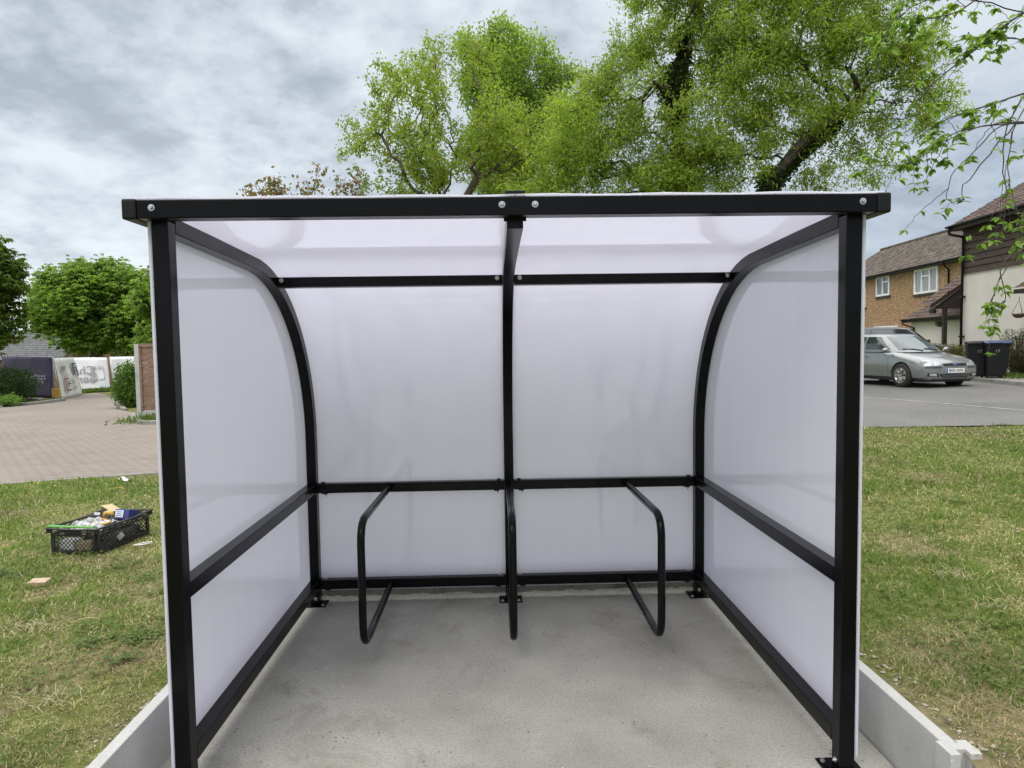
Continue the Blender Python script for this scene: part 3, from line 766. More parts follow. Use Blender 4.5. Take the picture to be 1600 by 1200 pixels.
solo(MB().grid(P, False), 'plastic_bag', CLP, 'crumpled clear plastic bag filling the near half of the crate', 'plastic bag', (0, 0, CHT), solid=.0012)
# contents under the bag seen through the mesh
DARKF = flat('dark_fabric', (.02, .021, .024), .7); ORNG = flat('orange_plastic', (.62, .26, .05), .45); YEL = flat('yellow_plastic', (.50, .31, .06), .45)
WHT = flat('white_paper', (.70, .70, .68), .6); BLU = flat('blue_card', (.03, .035, .15), .4); CARD = flat('pale_card', (.46, .36, .20), .7); GRYR = flat('grey_roll', (.055, .055, .06), .6)
for k, (x, y, sx, sy, sz, mt, lab, nm) in enumerate([(.10, .09, .13, .10, .08, WHT, 'white packet seen low through the near mesh of the crate', 'packet'), (.24, .08, .10, .09, .07, CARD, 'pale yellow packet low in the near right of the crate', 'packet'),
        (.07, .07, .05, .05, .05, flat('dark_red', (.12, .015, .015)), 'dark red tub low in the near left of the crate', 'tub')]):
    mb = MB(); mb.cbox((0, 0, sz/2), (sx, sy, sz), Matrix.Rotation(.3*k, 3, 'Z')); solo(mb, nm, mt, lab, nm, (x, y, .014), .012)
mb = MB(); mb.box((.05, .30, .013), (.35, .56, .10)); solo(mb, 'tool_bag', DARKF, 'dark fabric tool bag lying low in the far half of the crate', 'bag', (0, 0, 0), .03)
# yellow-handled tool standing up
t_ = citem('hammer', 'yellow handled tool standing head up near the middle of the crate', 'hammer', (.215, .29, .10))
MB().tube([(0, -.11, .0), (.015, -.05, .06), (.045, .02, .125)], [.010, .009, .008], 8).build('handle', YEL, t_)
MB().tube([(.018, -.005, .125), (.030, -.002, .148), (.050, .002, .155), (.075, .005, .150), (.092, .01, .130)], [.012, .017, .018, .017, .011], 10).build('grip', YEL, t_)
MB().tube([(.055, .004, .142), (.058, .006, .10)], [.018, .014], 8).build('shaft', GRYR, t_)
bt = citem('glue_bottle', 'small pale bottle with a blue mark leaning beside the grey roll in the crate', 'bottle', (.22, .36, .11))
MB().lathe([(0, 0), (.030, 0), (.032, .02), (.032, .075), (.012, .10), (.010, .115), (0, .115)], (0, 0, 0), 'z', 14).build('body', flat('pale_plastic', (.52, .55, .58), .3), bt)
MB().lathe([(.0325, .035), (.0328, .036), (.0328, .06), (.0325, .061)], (0, 0, 0), 'z', 14).build('sticker', BLU, bt)
bx = citem('cardboard_box', 'long dark grey box with pale yellow top lying in the far half of the crate', 'box', (.17, .45, .205))
Rb = Matrix.Rotation(.25, 3, 'Y') @ Matrix.Rotation(-.35, 3, 'Z')
MB().cbox((0, 0, .0), (.15, .09, .085), Rb).build('carton', GRYR, bx, bevel=.003)
MB().cbox((0, 0, .0465), (.152, .092, .006), Rb @ Matrix.Translation((0,0,0)).to_3x3()).build('lid', CARD, bx, bevel=.001)
b2 = citem('parts_box', 'dark blue box with a pale printed label at the far right of the crate', 'box', (.300, .46, .195))
Rb = Matrix.Rotation(-.30, 3, 'X') @ Matrix.Rotation(.15, 3, 'Z')
MB().cbox((0, 0, 0), (.115, .16, .085), Rb).build('carton', BLU, b2, bevel=.003)
MB().cbox(Rb @ Vector((-.02, -.0815, .004)), (.064, .002, .058), Rb).build('label', flat('pale_label', (.55, .62, .72)), b2)
for q in range(3): MB().cbox(Rb @ Vector((-.02, -.083, .02-.014*q)), (.046-.010*(q % 2), .0008, .004), Rb).build('print_line', BLU, b2)
solo(MB().lathe([(0, -.055), (.020, -.055), (.024, -.054), (.024, .054), (.020, .055), (0, .055)], (0, 0, 0), 'x', 16), 'sandpaper_roll', GRYR, 'dark grey roll lying on top beside the oval tub lid', 'roll', (.27, .30, CHT-.012))
tb = citem('tape_roll', 'white and yellow oval tub lid with dark marks lying on top near the right rim', 'tub', (.285, .21, CHT-.02))
MB().lathe([(0, .0), (.055, .0), (.058, .006), (.058, .014), (.052, .018), (0, .018)], (0, 0, 0), 'z', 24).build('tub', YEL, tb)
MB().lathe([(0, .0185), (.050, .0185), (.050, .021), (0, .021)], (0, 0, 0), 'z', 24).build('lid', WHT, tb)
for q in range(5): MB().box((-.034+q*.014, -.010+.003*(q % 2), .0213), (-.026+q*.014, .010, .0225)).build('mark', BLACKP, tb)
mb = MB(); mb.tube([(0, 0, 0), (.05, .01, .012), (.10, .0, .005), (.13, -.02, -.01)], [.012, .018, .016, .008], 8); solo(mb, 'glove', ORNG, 'orange glove crumpled between the bag and the tub lid', 'glove', (.18, .25, CHT-.015))
mb = MB(); mb.tube([(0, 0, 0), (.05, .03, .006), (.11, .05, 0)], [.016, .020, .014], 8); mb.tube([(.0, 0.02, 0), (.03, .07, .01), (.09, .09, 0)], [.014, .018, .012], 8)
solo(mb, 'work_glove', DARKF, 'black work glove on the far left of the crate', 'glove', (.03, .34, CHT-.012))
mb = MB(); mb.box((0, 0, 0), (.05, .012, .02)); solo(mb, 'paper_tag', WHT, 'small white tag on the black glove in the crate', 'tag', (.08, .36, CHT+.006), .002)
mb = MB(); mb.box((-.02, 0, 0), (.02, .0015, .06), Matrix.Rotation(math.pi/4, 3, 'Y')); solo(mb, 'leaf_sticker', flat('dull_silver', (.36, .37, .35)), 'small pale diamond shaped leaf caught on the right side mesh of the crate', 'leaf', (CW+.012, .21, .07))
# odd bits on the lawn
p = gp(62, 916); p.z = gh(p.x, p.y)+.012
WOOD = pbr('new_wood', [(0, (.34, .25, .17)), (1, (.46, .36, .26))], 20, .7, stretch=(8, 1, 1))
mb = MB(); mb.cbox((0, 0, .012), (.115, .070, .028), Matrix.Rotation(.08, 3, 'Z') @ Matrix.Rotation(.12, 3, 'X')); o = mb.build('wood_offcut', WOOD, None, bevel=.002); o.location = p
tag(o, 'small pale wooden offcut lying in the grass in front of the crate', 'wood offcut')
def scrap(px, py, pts, name, label, cat, r=.006, mat=None, dz=.02):
    p = gp(px, py); p.z = gh(p.x, p.y)+dz; mb = MB(); mb.tube(pts, r, 6); o = mb.build(name, mat or WHT, None); o.location = p; return tag(o, label, cat)
p = gp(196, 752); P = [[(.14*i/7-.07, .08*j/5-.04, .03+.03*noise.noise((i*.8, j*.8, 9))+.02*math.sin(i)) for j in range(6)] for i in range(8)]
o = MB().grid(P, False).build('paper_scrap', WHT, None, solid=.002); o.location = (p.x, p.y, gh(p.x, p.y)+.01); tag(o, 'crumpled white paper scrap on the grass near the paved court', 'paper')
scrap(222, 856, [(-.06, -.01, 0), (0, .012, .01), (.06, .03, .012), (.075, .015, .006), (.02, -.012, .004), (-.055, -.02, 0)], 'cable_strap', 'looped white plastic strap lying in the grass just right of the crate', 'strap', .004, dz=.03)
scrap(187, 765, [(-.09, .02, 0), (0, 0, .012), (.09, -.03, 0)], 'straw_stem', 'thin pale yellow stalk lying on the grass behind the crate', 'stalk', .0035, YEL, .03)
scrap(140, 977, [(-.05, 0, 0), (0, .005, .008), (.06, 0, 0)], 'twig', 'short pale twig lying on the dry grass in front of the crate', 'twig', .003, flat('dry_twig', (.42, .33, .2)), .035)
# pale dead grass tuft lower left
def drytuft(px, py, label, n=26, s=.14):
    p = gp(px, py); mb = MB(); r = random.Random(px)
    for k in range(n):
        a = r.uniform(0, 6.28); q = Vector((r.gauss(0, s*.5), r.gauss(0, s*.35), .01)); L_ = r.uniform(.03, .075)
        d = Vector((math.cos(a), math.sin(a)*.6, r.uniform(.1, .8))).normalized()*L_
        mb.tube([q, q+d*.5+Vector((0, 0, .008)), q+d], [.0012, .0011, .0004], 4, caps=False)
    o = mb.build('dry_grass_tuft', flat('straw', (.50, .44, .30), .8), None); o.location = (p.x, p.y, gh(p.x, p.y)); tag(o, label, 'dry grass', kind='stuff')
drytuft(32, 985, 'pale strands of dead grass lying in the lower left lawn', 60, .22); drytuft(85, 1092, 'small pale clump of dead grass near the left concrete board')
drytuft(1560, 955, 'straw coloured dead grass on the right lawn'); drytuft(1500, 905, 'light dry strands on the middle of the right lawn', 40, .2)
# stones along the boards
def stones(xc, label):
    mb = MB(); r = random.Random(11)
    for k in range(70):
        x = xc + (1 if xc > 0 else -1)*abs(r.gauss(.03, .035)); y = r.uniform(-.3, 1.3); s = r.uniform(.004, .013); z = gh(x, y)+s*.4
        ico = [(s, 0, 0), (-s*1.2, 0, 0), (0, s, 0), (0, -s*.8, 0), (s*.2, 0, s*.7), (0, 0, -s*.6)]
        a = r.uniform(0, 6); ico = [Matrix.Rotation(a, 3, 'Z') @ Vector(v) + Vector((x, y, z)) for v in ico]
        mb.raw(ico, [(0,2,4),(2,1,4),(1,3,4),(3,0,4),(2,0,5),(1,2,5),(3,1,5),(0,3,5)], False)
    o = mb.build('gravel_chips', pbr('stone_chips', [(0, (.20, .17, .13)), (1, (.42, .37, .30))], 30, .9), None); tag(o, label, 'gravel', kind='stuff')
stones(1.56, 'small stone chips and crumbs along the right board'); stones(-1.52, 'small stone chips and crumbs along the left board')
# ------------------------------------------------------------------ timber fence panel on the left
fp = gp(219, 656); fr = empty('timber_fence', (fp.x, fp.y, fp.z), 'brown horizontal slatted timber fence panel with pale concrete post and base board', 'fence')
dF = (at(219, 600, 1)-CP); 
pxm = lambda d: d/FPX
dd = (fp-CP).dot(_f); sc = dd/FPX                    # metres per pixel there
FENCE = pbr('brown_fence', [(0, (.14, .082, .058)), (.5, (.21, .13, .095)), (1, (.29, .19, .145))], 7, .85, bump=.3, stretch=(1, 1, 6))
Ht = 118*sc
MB().box((-.055, -.05, -.1), (.055, .05, Ht)).build('concrete_post', CONC2, fr, bevel=.01)
MB().box((.055, -.02, .0), (1.9, .02, .24)).build('gravel_board', CONC2, fr, bevel=.004)
mb = MB(); zz2 = .245; k = 0
while zz2 < Ht-.10:
    mb.box((.056, -.012-.006*(k % 2), zz2), (1.9, .012-.006*(k % 2)+.003, zz2+.118), Matrix.Rotation(0, 3, 'X')); zz2 += .123; k += 1
mb.build('slats', FENCE, fr, bevel=.003)
for q in (.08, .95, 1.87): MB().box((q-.022, -.042, .25), (q+.022, -.0185, Ht-.1)).build('batten', FENCE, fr)
MB().box((.056, -.035, Ht-.075), (1.9, .035, Ht-.045)).build('cap_rail', FENCE, fr, bevel=.004)
MB().box((1.9, -.05, -.1), (2.01, .05, Ht)).build('concrete_post', CONC2, fr, bevel=.01)
fr.rotation_euler.z = .10
# ------------------------------------------------------------------ site barriers with banners
GALV = pbr('galvanised', [(.42, .43, .44)], 30, .45, metal=.7)
PURP = pbr('purple_banner', [(0, (.045, .030, .085)), (1, (.075, .055, .13))], 1.5, .45, bump=.1, bscale=3)
BANW = pbr('white_banner', [(0, (.74, .76, .80)), (1, (.82, .84, .87))], 2, .55, bump=.2, bscale=4)
BANG = pbr('grey_white_banner', [(0, (.56, .57, .53)), (1, (.66, .67, .63))], 2, .55, bump=.2, bscale=4)
INK = flat('banner_ink', (.055, .045, .075), .6); INKR = flat('banner_red', (.30, .09, .09), .6); INKG = flat('faded_ink', (.42, .40, .46), .6); INKM = flat('faded_mauve', (.56, .47, .52), .6); INKW = flat('pale_ink', (.62, .60, .68), .6)
def barrier(TL, TR, BR, BL, dL, dR, mat, label, gt='site barrier panels'):
    """quad from pixel corners at two depths; returns root and frame vectors"""
    A = at(*BL, dL); B = at(*BR, dR); Cc = at(*TR, dR); Dd = at(*TL, dL)
    root = empty('site_barrier', A, label, 'barrier', gt)
    A, B, Cc, Dd = [p-A for p in (A, B, Cc, Dd)]
    X = (B-A).normalized(); N = X.cross(Vector((0, 0, 1))).normalized()
    P = []
    for i in range(17):
        row = []
        for j in range(13):
            u, v = i/16, j/12; p = (A*(1-u)+B*u)*(1-v) + (Dd*(1-u)+Cc*u)*v
            wv = .035*math.sin(u*9+v*4)*math.sin(v*3.14)*.6 + .05*noise.noise((u*3+A.x, v*3, len(label)*.37))*min(1, 4*min(u, 1-u, v, 1-v)+.2)
            row.append(p + N*(wv+.03))
        P.append(row)
    MB().grid(P).build('banner', mat, root, solid=.004)
    mb = MB(); e = .02
    for p, q in ((A, B), (B, Cc), (Cc, Dd), (Dd, A)): mb.tube([p-N*.02, q-N*.02], .022, 8)
    mb.tube([A-N*.02-Vector((0, 0, .25)), A-N*.02], .02, 8); mb.tube([B-N*.02-Vector((0, 0, .25)), B-N*.02], .02, 8)
    mb.build('frame', GALV, root)
    for p in (A, B):
        MB().box((-.32, -.11, -.26), (.32, .11, -.12), Matrix.Rotation(1.3, 3, 'Z'), p-N*.02).build('foot_block', KERB, root, bevel=.03)
    for k in range(5):
        u = .1+.2*k; p = Dd*(1-u)+Cc*u
        MB().tube([p-N*.04+Vector((0, 0, -.03)), p+N*.02+Vector((0, 0, .05)), p+N*.05+Vector((.03, 0, .11))], .008, 5).build('cable_tie', BLACKP, root)
    def uv(u, v, o=.10): return (A*(1-u)+B*u)*(1-v) + (Dd*(1-u)+Cc*u)*v + N*o
    return root, uv, X, N
def rect_marks(root, uv, rects, mat, name='logo'):
    mb = MB()
    for u0, v0, u1, v1 in rects:
        a = [uv(u0, v0), uv(u1, v0), uv(u1, v1), uv(u0, v1)]; b = [uv(u0, v0, .104), uv(u1, v0, .104), uv(u1, v1, .104), uv(u0, v1, .104)]
        mb.raw(a+b, [(3,2,1,0),(4,5,6,7),(0,1,5,4),(1,2,6,5),(2,3,7,6),(3,0,4,7)])
    return mb.build(name, mat, root)
r1, uv1, X1, N1 = barrier((4, 556.5), (82, 558), (84, 622), (4, 620), 30.5, 29.5, PURP, 'dark purple printed banner on the leftmost site barrier behind the bush')
text('lettering', 'FW', .42, INKW, r1, uv1(.60, .48), X1, (0, 0, 1)); rect_marks(r1, uv1, [(.695, .40, .70, .56)], INKW, 'rule')
for k, s in enumerate(('Fwsound', 'Homes &', 'living')): text('lettering', s, .16, INKW, r1, uv1(.80, .54-.07*k), X1, (0, 0, 1))
mk = MB(); mk.cbox(uv1(1.06, .13, .04), (.36, .05, .40)); mk.build('yellow_sign', YEL, r1, bevel=.02)
r2, uv2, X2, N2 = barrier((83, 560), (114, 558.5), (127.5, 617), (96, 624), 29.5, 33.0, BANG, 'grey white banner hanging slanted on the barrier between the purple and the bright white ones')
rect_marks(r2, uv2, [(.70, .82, .95, .86), (.70, .56, .78, .82), (.80, .72, .9, .75), (.88, .5, .95, .80), (.8, .64, .9, .67)], INK)
rect_marks(r2, uv2, [(.20, .22, .26, .50), (.20, .46, .42, .50), (.20, .17, .32, .22)], INKR); rect_marks(r2, uv2, [(.33, .17, .42, .22), (.33, .26, .36, .44), (.36, .33, .46, .37), (.43, .40, .46, .44)], INK)
U2 = (0, 0, 1)
text('lettering', 'Cha', .40, INKG, r2, uv2(.62, .41), X2, U2); text('lettering', 'Serv', .40, INKG, r2, uv2(.66, .25), X2, U2)
text('lettering', 'your', .40, INK, r2, uv2(.26, .76), X2, U2); text('lettering', 'new', .36, INKG, r2, uv2(.27, .66), X2, U2); text('lettering', 'home', .32, INKG, r2, uv2(.30, .56), X2, U2)
r3, uv3, X3, N3 = barrier((115, 559), (166.5, 558.7), (173, 610.7), (128.4, 613), 36.0, 36.6, BANW, 'bright white banner with a mirrored square logo on the middle site barrier')
rect_marks(r3, uv3, [(.44, .34, .62, .40), (.44, .40, .48, .70), (.44, .68, .62, .74), (.50, .52, .60, .57), (.57, .44, .60, .52), (.44, .50, .5, .54)], INKG)
rect_marks(r3, uv3, [(.68, .34, .88, .38), (.84, .38, .88, .72), (.68, .70, .88, .74)], INKM)
text('lettering', 'Cha', .62, INKG, r3, uv3(.24, .62), X3, (0, 0, 1), mirror=True); text('lettering', 'Ser', .62, INKG, r3, uv3(.25, .38), X3, (0, 0, 1), mirror=True)
r4, uv4, X4, N4 = barrier((171.4, 558), (232, 557), (232, 609), (178, 609.5), 37.0, 38.0, BANW, 'plain white banner on the rightmost site barrier behind the green bush')
rect_marks(r4, uv4, [(.28, .66, .75, .70)], INKG, 'mark')
# ------------------------------------------------------------------ houses (shared street frame: +x along the fronts towards us, +y into the houses)
wdir = dirn(860, 536); wdir.z = 0; wdir.normalize()
A_ = at(1502, 560, 24.0); A_.z = g(A_.x, A_.y)
RZ = math.atan2(-wdir.y, -wdir.x)
RM = Matrix.Rotation(RZ, 3, 'Z')
def hl(px, py, yp):
    """local coordinates of the pixel's ray where it meets the plane y=yp of the street frame"""
    o = RM.transposed() @ (CP-A_); d = RM.transposed() @ dirn(px, py); t = (yp-o.y)/d.y; return o+d*t
def window(parent, x0, x1, z0, z1, y, nv, tr=False, sill=None, pane=None, name='window'):
    """frame of white bars with mullions; glass behind; y is the wall face, window set 6 cm in"""
    fw = .105; mb = MB(); yb = y-.075
    mb.box((x0, yb, z0), (x1, yb+.07, z0+fw)); mb.box((x0, yb, z1-fw), (x1, yb+.07, z1)); mb.box((x0, yb, z0+fw), (x0+fw, yb+.07, z1-fw)); mb.box((x1-fw, yb, z0+fw), (x1, yb+.07, z1-fw))
    for k in range(1, nv): 
        xm = x0+(x1-x0)*k/nv; mb.box((xm-.055, yb+.002, z0+fw), (xm+.055, yb+.072, z1-fw))
    if tr:
        a = x0+(x1-x0)*tr[0]; b = x0+(x1-x0)*tr[1]; zm = z0+(z1-z0)*.68; mb.box((a+.03, yb-.004, zm-.035), (b-.03, yb+.066, zm+.035))
    w_ = mb.build(name, UPVC, parent, bevel=.004)
    MB().box((x0+fw*.5, yb+.05, z0+fw*.5), (x1-fw*.5, yb+.06, z1-fw*.5)).build('pane', pane or GLASS, w_)
    if sill: MB().box((x0-.06, y-.07, z0-.11), (x1+.06, y-.002, z0-.003)).build('sill', sill, w_)
    return w_
def tiled(mb, x0, x1, y0, z0, y1, z1, pitchx=.30, course=.28, amp=.022, step=.022):
    """tiled roof slope from eave (y0,z0) up to ridge (y1,z1)"""
    L_ = math.hypot(y1-y0, z1-z0); nc = max(2, round(L_/course)); nx = max(4, int((x1-x0)/pitchx*4)); ny, nz = -(z1-z0)/L_*(1 if y1 > y0 else -1), abs(y1-y0)/L_
    P = []
    for c in range(nc):
        for e in (0, .97):
            t = (c+e)/nc; row = []
            for i in range(nx+1):
                x = x0+(x1-x0)*i/nx; off = amp*max(0, math.sin(x/pitchx*2*math.pi))**1.0 + step*(1-e) + .006*noise.noise((x*2, c*1.7, 1))
                row.append((x, y0+(y1-y0)*t+ny*off, z0+(z1-z0)*t+nz*off+.02))
            P.append(row)
    mb.grid(P, False)
def gut(parent, x0, x1, y, z, ends=True):
    mb = MB(); pr = [(-.06, 0), (-.055, -.045), (-.02, -.065), (.02, -.065), (.055, -.045), (.06, 0)]
    mb.prism([(y+a, z+b) for a, b in pr], 0, x0, x1); return mb.build('gutter', BLACKP, parent)
zb = A_.z
# --- white rendered house
h1 = empty('white_house', A_, 'cream rendered house with dark boarded upper storey, right of the yellow brick house', 'house', rz=RZ)
E1 = hl(1500.5, 350, 0).z - A_.z + RM[2][2]*0 if False else (at(1502, 352, 24.0).z - A_.z)
E1 = at(1502, 350, 24.0).z - zb; B1_ = at(1502, 429, 24.0).z - zb
MB().box((0, 0, -.5), (11, 8, B1_)).build('wall', RENDER, h1)
mb = MB(); k = 0; z = B1_
while z < E1-.02:
    z2 = min(z+.21, E1); mb.raw([(-.02, -.055, z), (11, -.055, z), (11, -.02, z2+.012), (-.02, -.02, z2+.012), (-.02, .04, z), (11, .04, z), (11, .04, z2), (-.02, .04, z2)], [(0,1,2,3),(0,4,5,1),(0,3,7,4),(3,2,6,7)]); z += .21; k += 1
mb.build('boarding', BOARDS, h1)
mb = MB(); mb.box((.0, .0, B1_+.002), (11, 8, E1)); mb.build('upper_wall', DARKW, h1)
ry = 4.0; rz_ = E1+ry*.62
mb = MB(); tiled(mb, -.25, 11.2, -.42, E1-.16, ry, rz_, .30, .30); tiled(mb, -.25, 11.2, 8.4, E1-.16, ry, rz_, .30, .30); mb.build('roof', TILER, h1)
mb = MB(); mb.prism([(-.40, E1-.26), (-.34, E1-.20), (ry, rz_-.03), (8.34, E1-.20), (8.4, E1-.26), (ry, rz_-.26)], 0, -.22, -.16); mb.prism([(0, E1), (8, E1), (ry, rz_-.1)], 0, -.01, 11); mb.build('gable', DARKW, h1)
MB().tube([(-.25, ry, rz_+.05), (11.2, ry, rz_+.05)], .10, 8).build('ridge_tiles', TILER, h1)
MB().box((-.2, -.40, E1-.28), (11.1, -.37, E1-.10)).build('fascia', DARKW, h1)
MB().box((-.2, -.37, E1-.27), (11.1, -.002, E1-.25)).build('soffit', DARKW, h1)
gut(h1, -.28, 11.2, -.46, E1-.10)
mb = MB(); mb.tube(fillet([(-.12, -.46, E1-.13), (-.12, -.46, E1-.38), (.12, -.10, E1-.52), (.12, -.10, .1)], .08, 5), .045, 8)
for q in (1.2, 2.6): mb.box((.05, -.155, q), (.19, -.02, q+.06))
mb.build('downpipe', BLACKP, h1)
MB().box((-.012, -.02, -.3), (.03, .10, B1_-.01)).build('corner_bead', UPVC, h1)
# entrance canopy further along the front
ct_ = hl(1583, 450, -1.0)
mb = MB(); cxx = ct_.x; cz = at(1583, 456, 1).z; cz = ct_.z-.05
tiled(mb, cxx, cxx+3.0, -1.05, cz, -.02, cz+.55, .3, .26); mb.build('porch_roof', TILER, h1)
MB().box((cxx+.02, -1.0, cz-.12), (cxx+2.9, -.02, cz-.0)).build('porch_soffit', DARKW, h1)
window(h1, 4.8, 6.6, .9, 2.1, 0, 2); window(h1, 5.2, 6.6, B1_+.35, B1_+1.4, -.05, 2)
# --- yellow brick house
P2 = hl(1497, 401, 0); Pa = RM.transposed() @ (at(1497, 401, 31)-A_); Pb = RM.transposed() @ (at(1355, 432.5, 40)-A_)
SB = (Pa.y+Pb.y)/2; EB = (Pa.z+Pb.z)/2
h2 = empty('brick_house', A_ + RM @ Vector((0, SB, 0)), 'yellow brick house with brown tiled roof, left of the cream house', 'house', rz=RZ)
MB().box((-22, 0, -.5), (1.5, 7, EB)).build('wall', BRICK, h2)
ry = 3.5; rz_ = EB+ry*.64
mb = MB(); tiled(mb, -22.2, 1.6, -.30, EB-.10, ry, rz_); tiled(mb, -22.2, 1.6, 7.3, EB-.10, ry, rz_); mb.build('roof', TILE, h2)
mb = MB(); mb.prism([(0, EB), (7, EB), (ry, rz_-.06)], 0, -22, 1.5); mb.build('gable', BRICK, h2)
MB().tube([(-22.2, ry, rz_+.04), (1.6, ry, rz_+.04)], .11, 8).build('ridge_tiles', TILE, h2)
MB().box((-22.1, -.29, EB-.22), (1.5, -.26, EB-.06)).build('fascia', DARKW, h2); gut(h2, -22.1, 1.5, -.35, EB-.07)
MB().box((-22.1, -.26, EB-.21), (1.5, -.002, EB-.19)).build('soffit', DARKW, h2)
for (a, b, t_, b_, nv, tr) in ((1430, 1467, 418.5, 458, 3, (.33, .67)), (1370.5, 1391, 431, 462.5, 2, (.5, 1.0))):
    q0 = hl(a, (t_+b_)/2, SB); q1 = hl(b, (t_+b_)/2, SB); zt_ = hl((a+b)/2, t_, SB).z; zb_ = hl((a+b)/2, b_, SB).z
    window(h2, q0.x, q1.x, zb_, zt_, 0, nv, tr, DARKW, CURT if nv == 3 else GLASS)
q0 = hl(1367, 515, SB); q1 = hl(1403, 515, SB); window(h2, q0.x, q1.x, .9, hl(1385, 509.5, SB).z, 0, 3, None, DARKW)
for xw in (-17.5, -20.5): window(h2, xw-.9, xw+.9, 3.1, 4.3, 0, 2, None, DARKW)
dp = hl(1484, 430, SB).x; MB().tube([(dp, -.30, EB-.1), (dp, -.28, EB-.3), (dp, -.06, EB-.5), (dp, -.06, 3.2)], .04, 8).build('downpipe', BLACKP, h2)
# --- lean-to garage between them
fy = 2.2; gl_ = hl(1424, 500, fy); gx0 = gl_.x; ez = hl(1412, 498, fy-.2).z
h3 = empty('lean_to', A_ + RM @ Vector((0, 0, 0)), 'low cream rendered lean-to with dark red tiled roof between the brick and white houses', 'lean-to', rz=RZ)
MB().box((gx0, fy, -.4), (-.05, SB-.01, ez)).build('wall', RENDER, h3)
mb = MB(); tiled(mb, gx0-.25, -.03, fy-.28, ez-.06, SB-.02, ez+(SB-fy)*.60, .30, .28); mb.build('roof', TILER, h3)
mb = MB(); mb.prism([(fy-.22, ez-.16), (SB-.02, ez-.08), (SB-.02, ez+(SB-fy)*.58-.02)], 0, gx0-.20, gx0-.12); mb.prism([(fy-.26, ez-.20), (fy-.26, ez-.06), (fy-.22, ez-.06), (fy-.22, ez-.20)], 0, gx0-.22, -.04); mb.build('fascia', DARKW, h3)
gut(h3, gx0-.3, -.04, fy-.33, ez-.04)
MB().tube([(gx0-.15, fy-.33, ez-.08), (gx0-.15, fy-.33, ez-.25), (gx0+.3, fy-.05, ez-.45), (gx0+.3, fy-.05, 0)], .04, 8).build('downpipe', BLACKP, h3)
# --- timber porch canopy on a post in the corner
s3 = -3.3; lo = hl(1460, 473, .9); hi = hl(1499, 441, 1.92)
zl_, zh_ = lo.z, lo.z+1.02*.66
h4 = empty('porch', A_ + RM @ Vector((-4.4, 1.35, 0)), 'dark timber porch canopy on a single post in front of the lean-to', 'porch', rz=RZ)
def L4(x, y, z): return (x+4.4, y-1.35, z)
ya, za = .75, zl_-.08; yb_, zb_ = 3.2, zl_-.08+2.45*.70
mb = MB(); tiled(mb, *(lo.x-1.0+4.4, lo.x+4.4), ya-1.35, za, yb_-1.35, zb_); mb.build('roof', TILER, h4)
mb = MB(); mb.prism([(ya-1.35, za-.16), (ya-1.35, za), (yb_-1.35, zb_), (yb_-1.35, zb_-.16)], 0, lo.x+4.4-.03, lo.x+4.4+.03); mb.build('barge_board', DARKW, h4)
mb = MB(); mb.prism([(ya+.1-1.35, za-.17), (yb_-1.35, za-.17), (yb_-1.35, zb_-.17), ], 0, lo.x+4.4-.09, lo.x+4.4-.04); mb.build('gable_boards', DARKW, h4)
MB().box((lo.x-.38+4.4, ya+.15-1.35, za-.34), (lo.x+4.4-.1, ya+.29-1.35, za-.18)).build('beam', DARKW, h4)
pp = hl(1476, 500, 1.32); MB().box((pp.x-.07+4.4, 1.25-1.35, -.1), (pp.x+.07+4.4, 1.39-1.35, za-.1)).build('post', DARKW, h4)
def basket(loc, label, r, full, green):
    b = empty('hanging_basket', loc, label, 'hanging basket')
    MB().lathe([(0, -r*.75), (r*.5, -r*.68), (r*.85, -r*.35), (r, 0), (r*.94, 0), (r*.8, -r*.3), (0, -r*.5)], (0, 0, 0), 'z', 20).build('bowl', pbr('coir', [(.10, .065, .04)], 30, .95, bump=.6), b)
    mb = MB()
    for k in range(3): a = k*2.09+.4; mb.tube([(r*.95*math.cos(a), r*.95*math.sin(a), 0), (0, 0, r*2.3)], .006, 5)
    mb.tube([(0, 0, r*2.3), (0, 0, r*2.8)], .008, 5); mb.build('chain', BLACKP, b)
    if green:
        V = []; F = []; Cc = []; rr = np.random.default_rng(5)
        for k in range(420):
            p = rr.normal(0, 1, 3); p = p/np.linalg.norm(p)*r*1.15*rr.random()**.4; p[2] = p[2]*.9+r*.15; a = rr.normal(0, 1, 3); a /= np.linalg.norm(a); c = np.cross(a, rr.normal(0, 1, 3)); c /= np.linalg.norm(c); q = len(V)
            V += [p-a*.03, p+c*.015, p+a*.03, p-c*.015]; F.append((q, q+1, q+2, q+3)); Cc.append(np.array([.04, .09, .035])*(.6+rr.random()))
        npmesh('foliage', V, F, 4, LEAF, b, np.array(Cc))
    return b
bb = at(1592, 490, 19.6); basket(bb, 'empty brown hanging basket in front of the cream wall', .175, 0, False)
bb = at(1468, 506, 27.6); basket(bb, 'small green hanging basket beside the dark porch post', .15, 0, True)
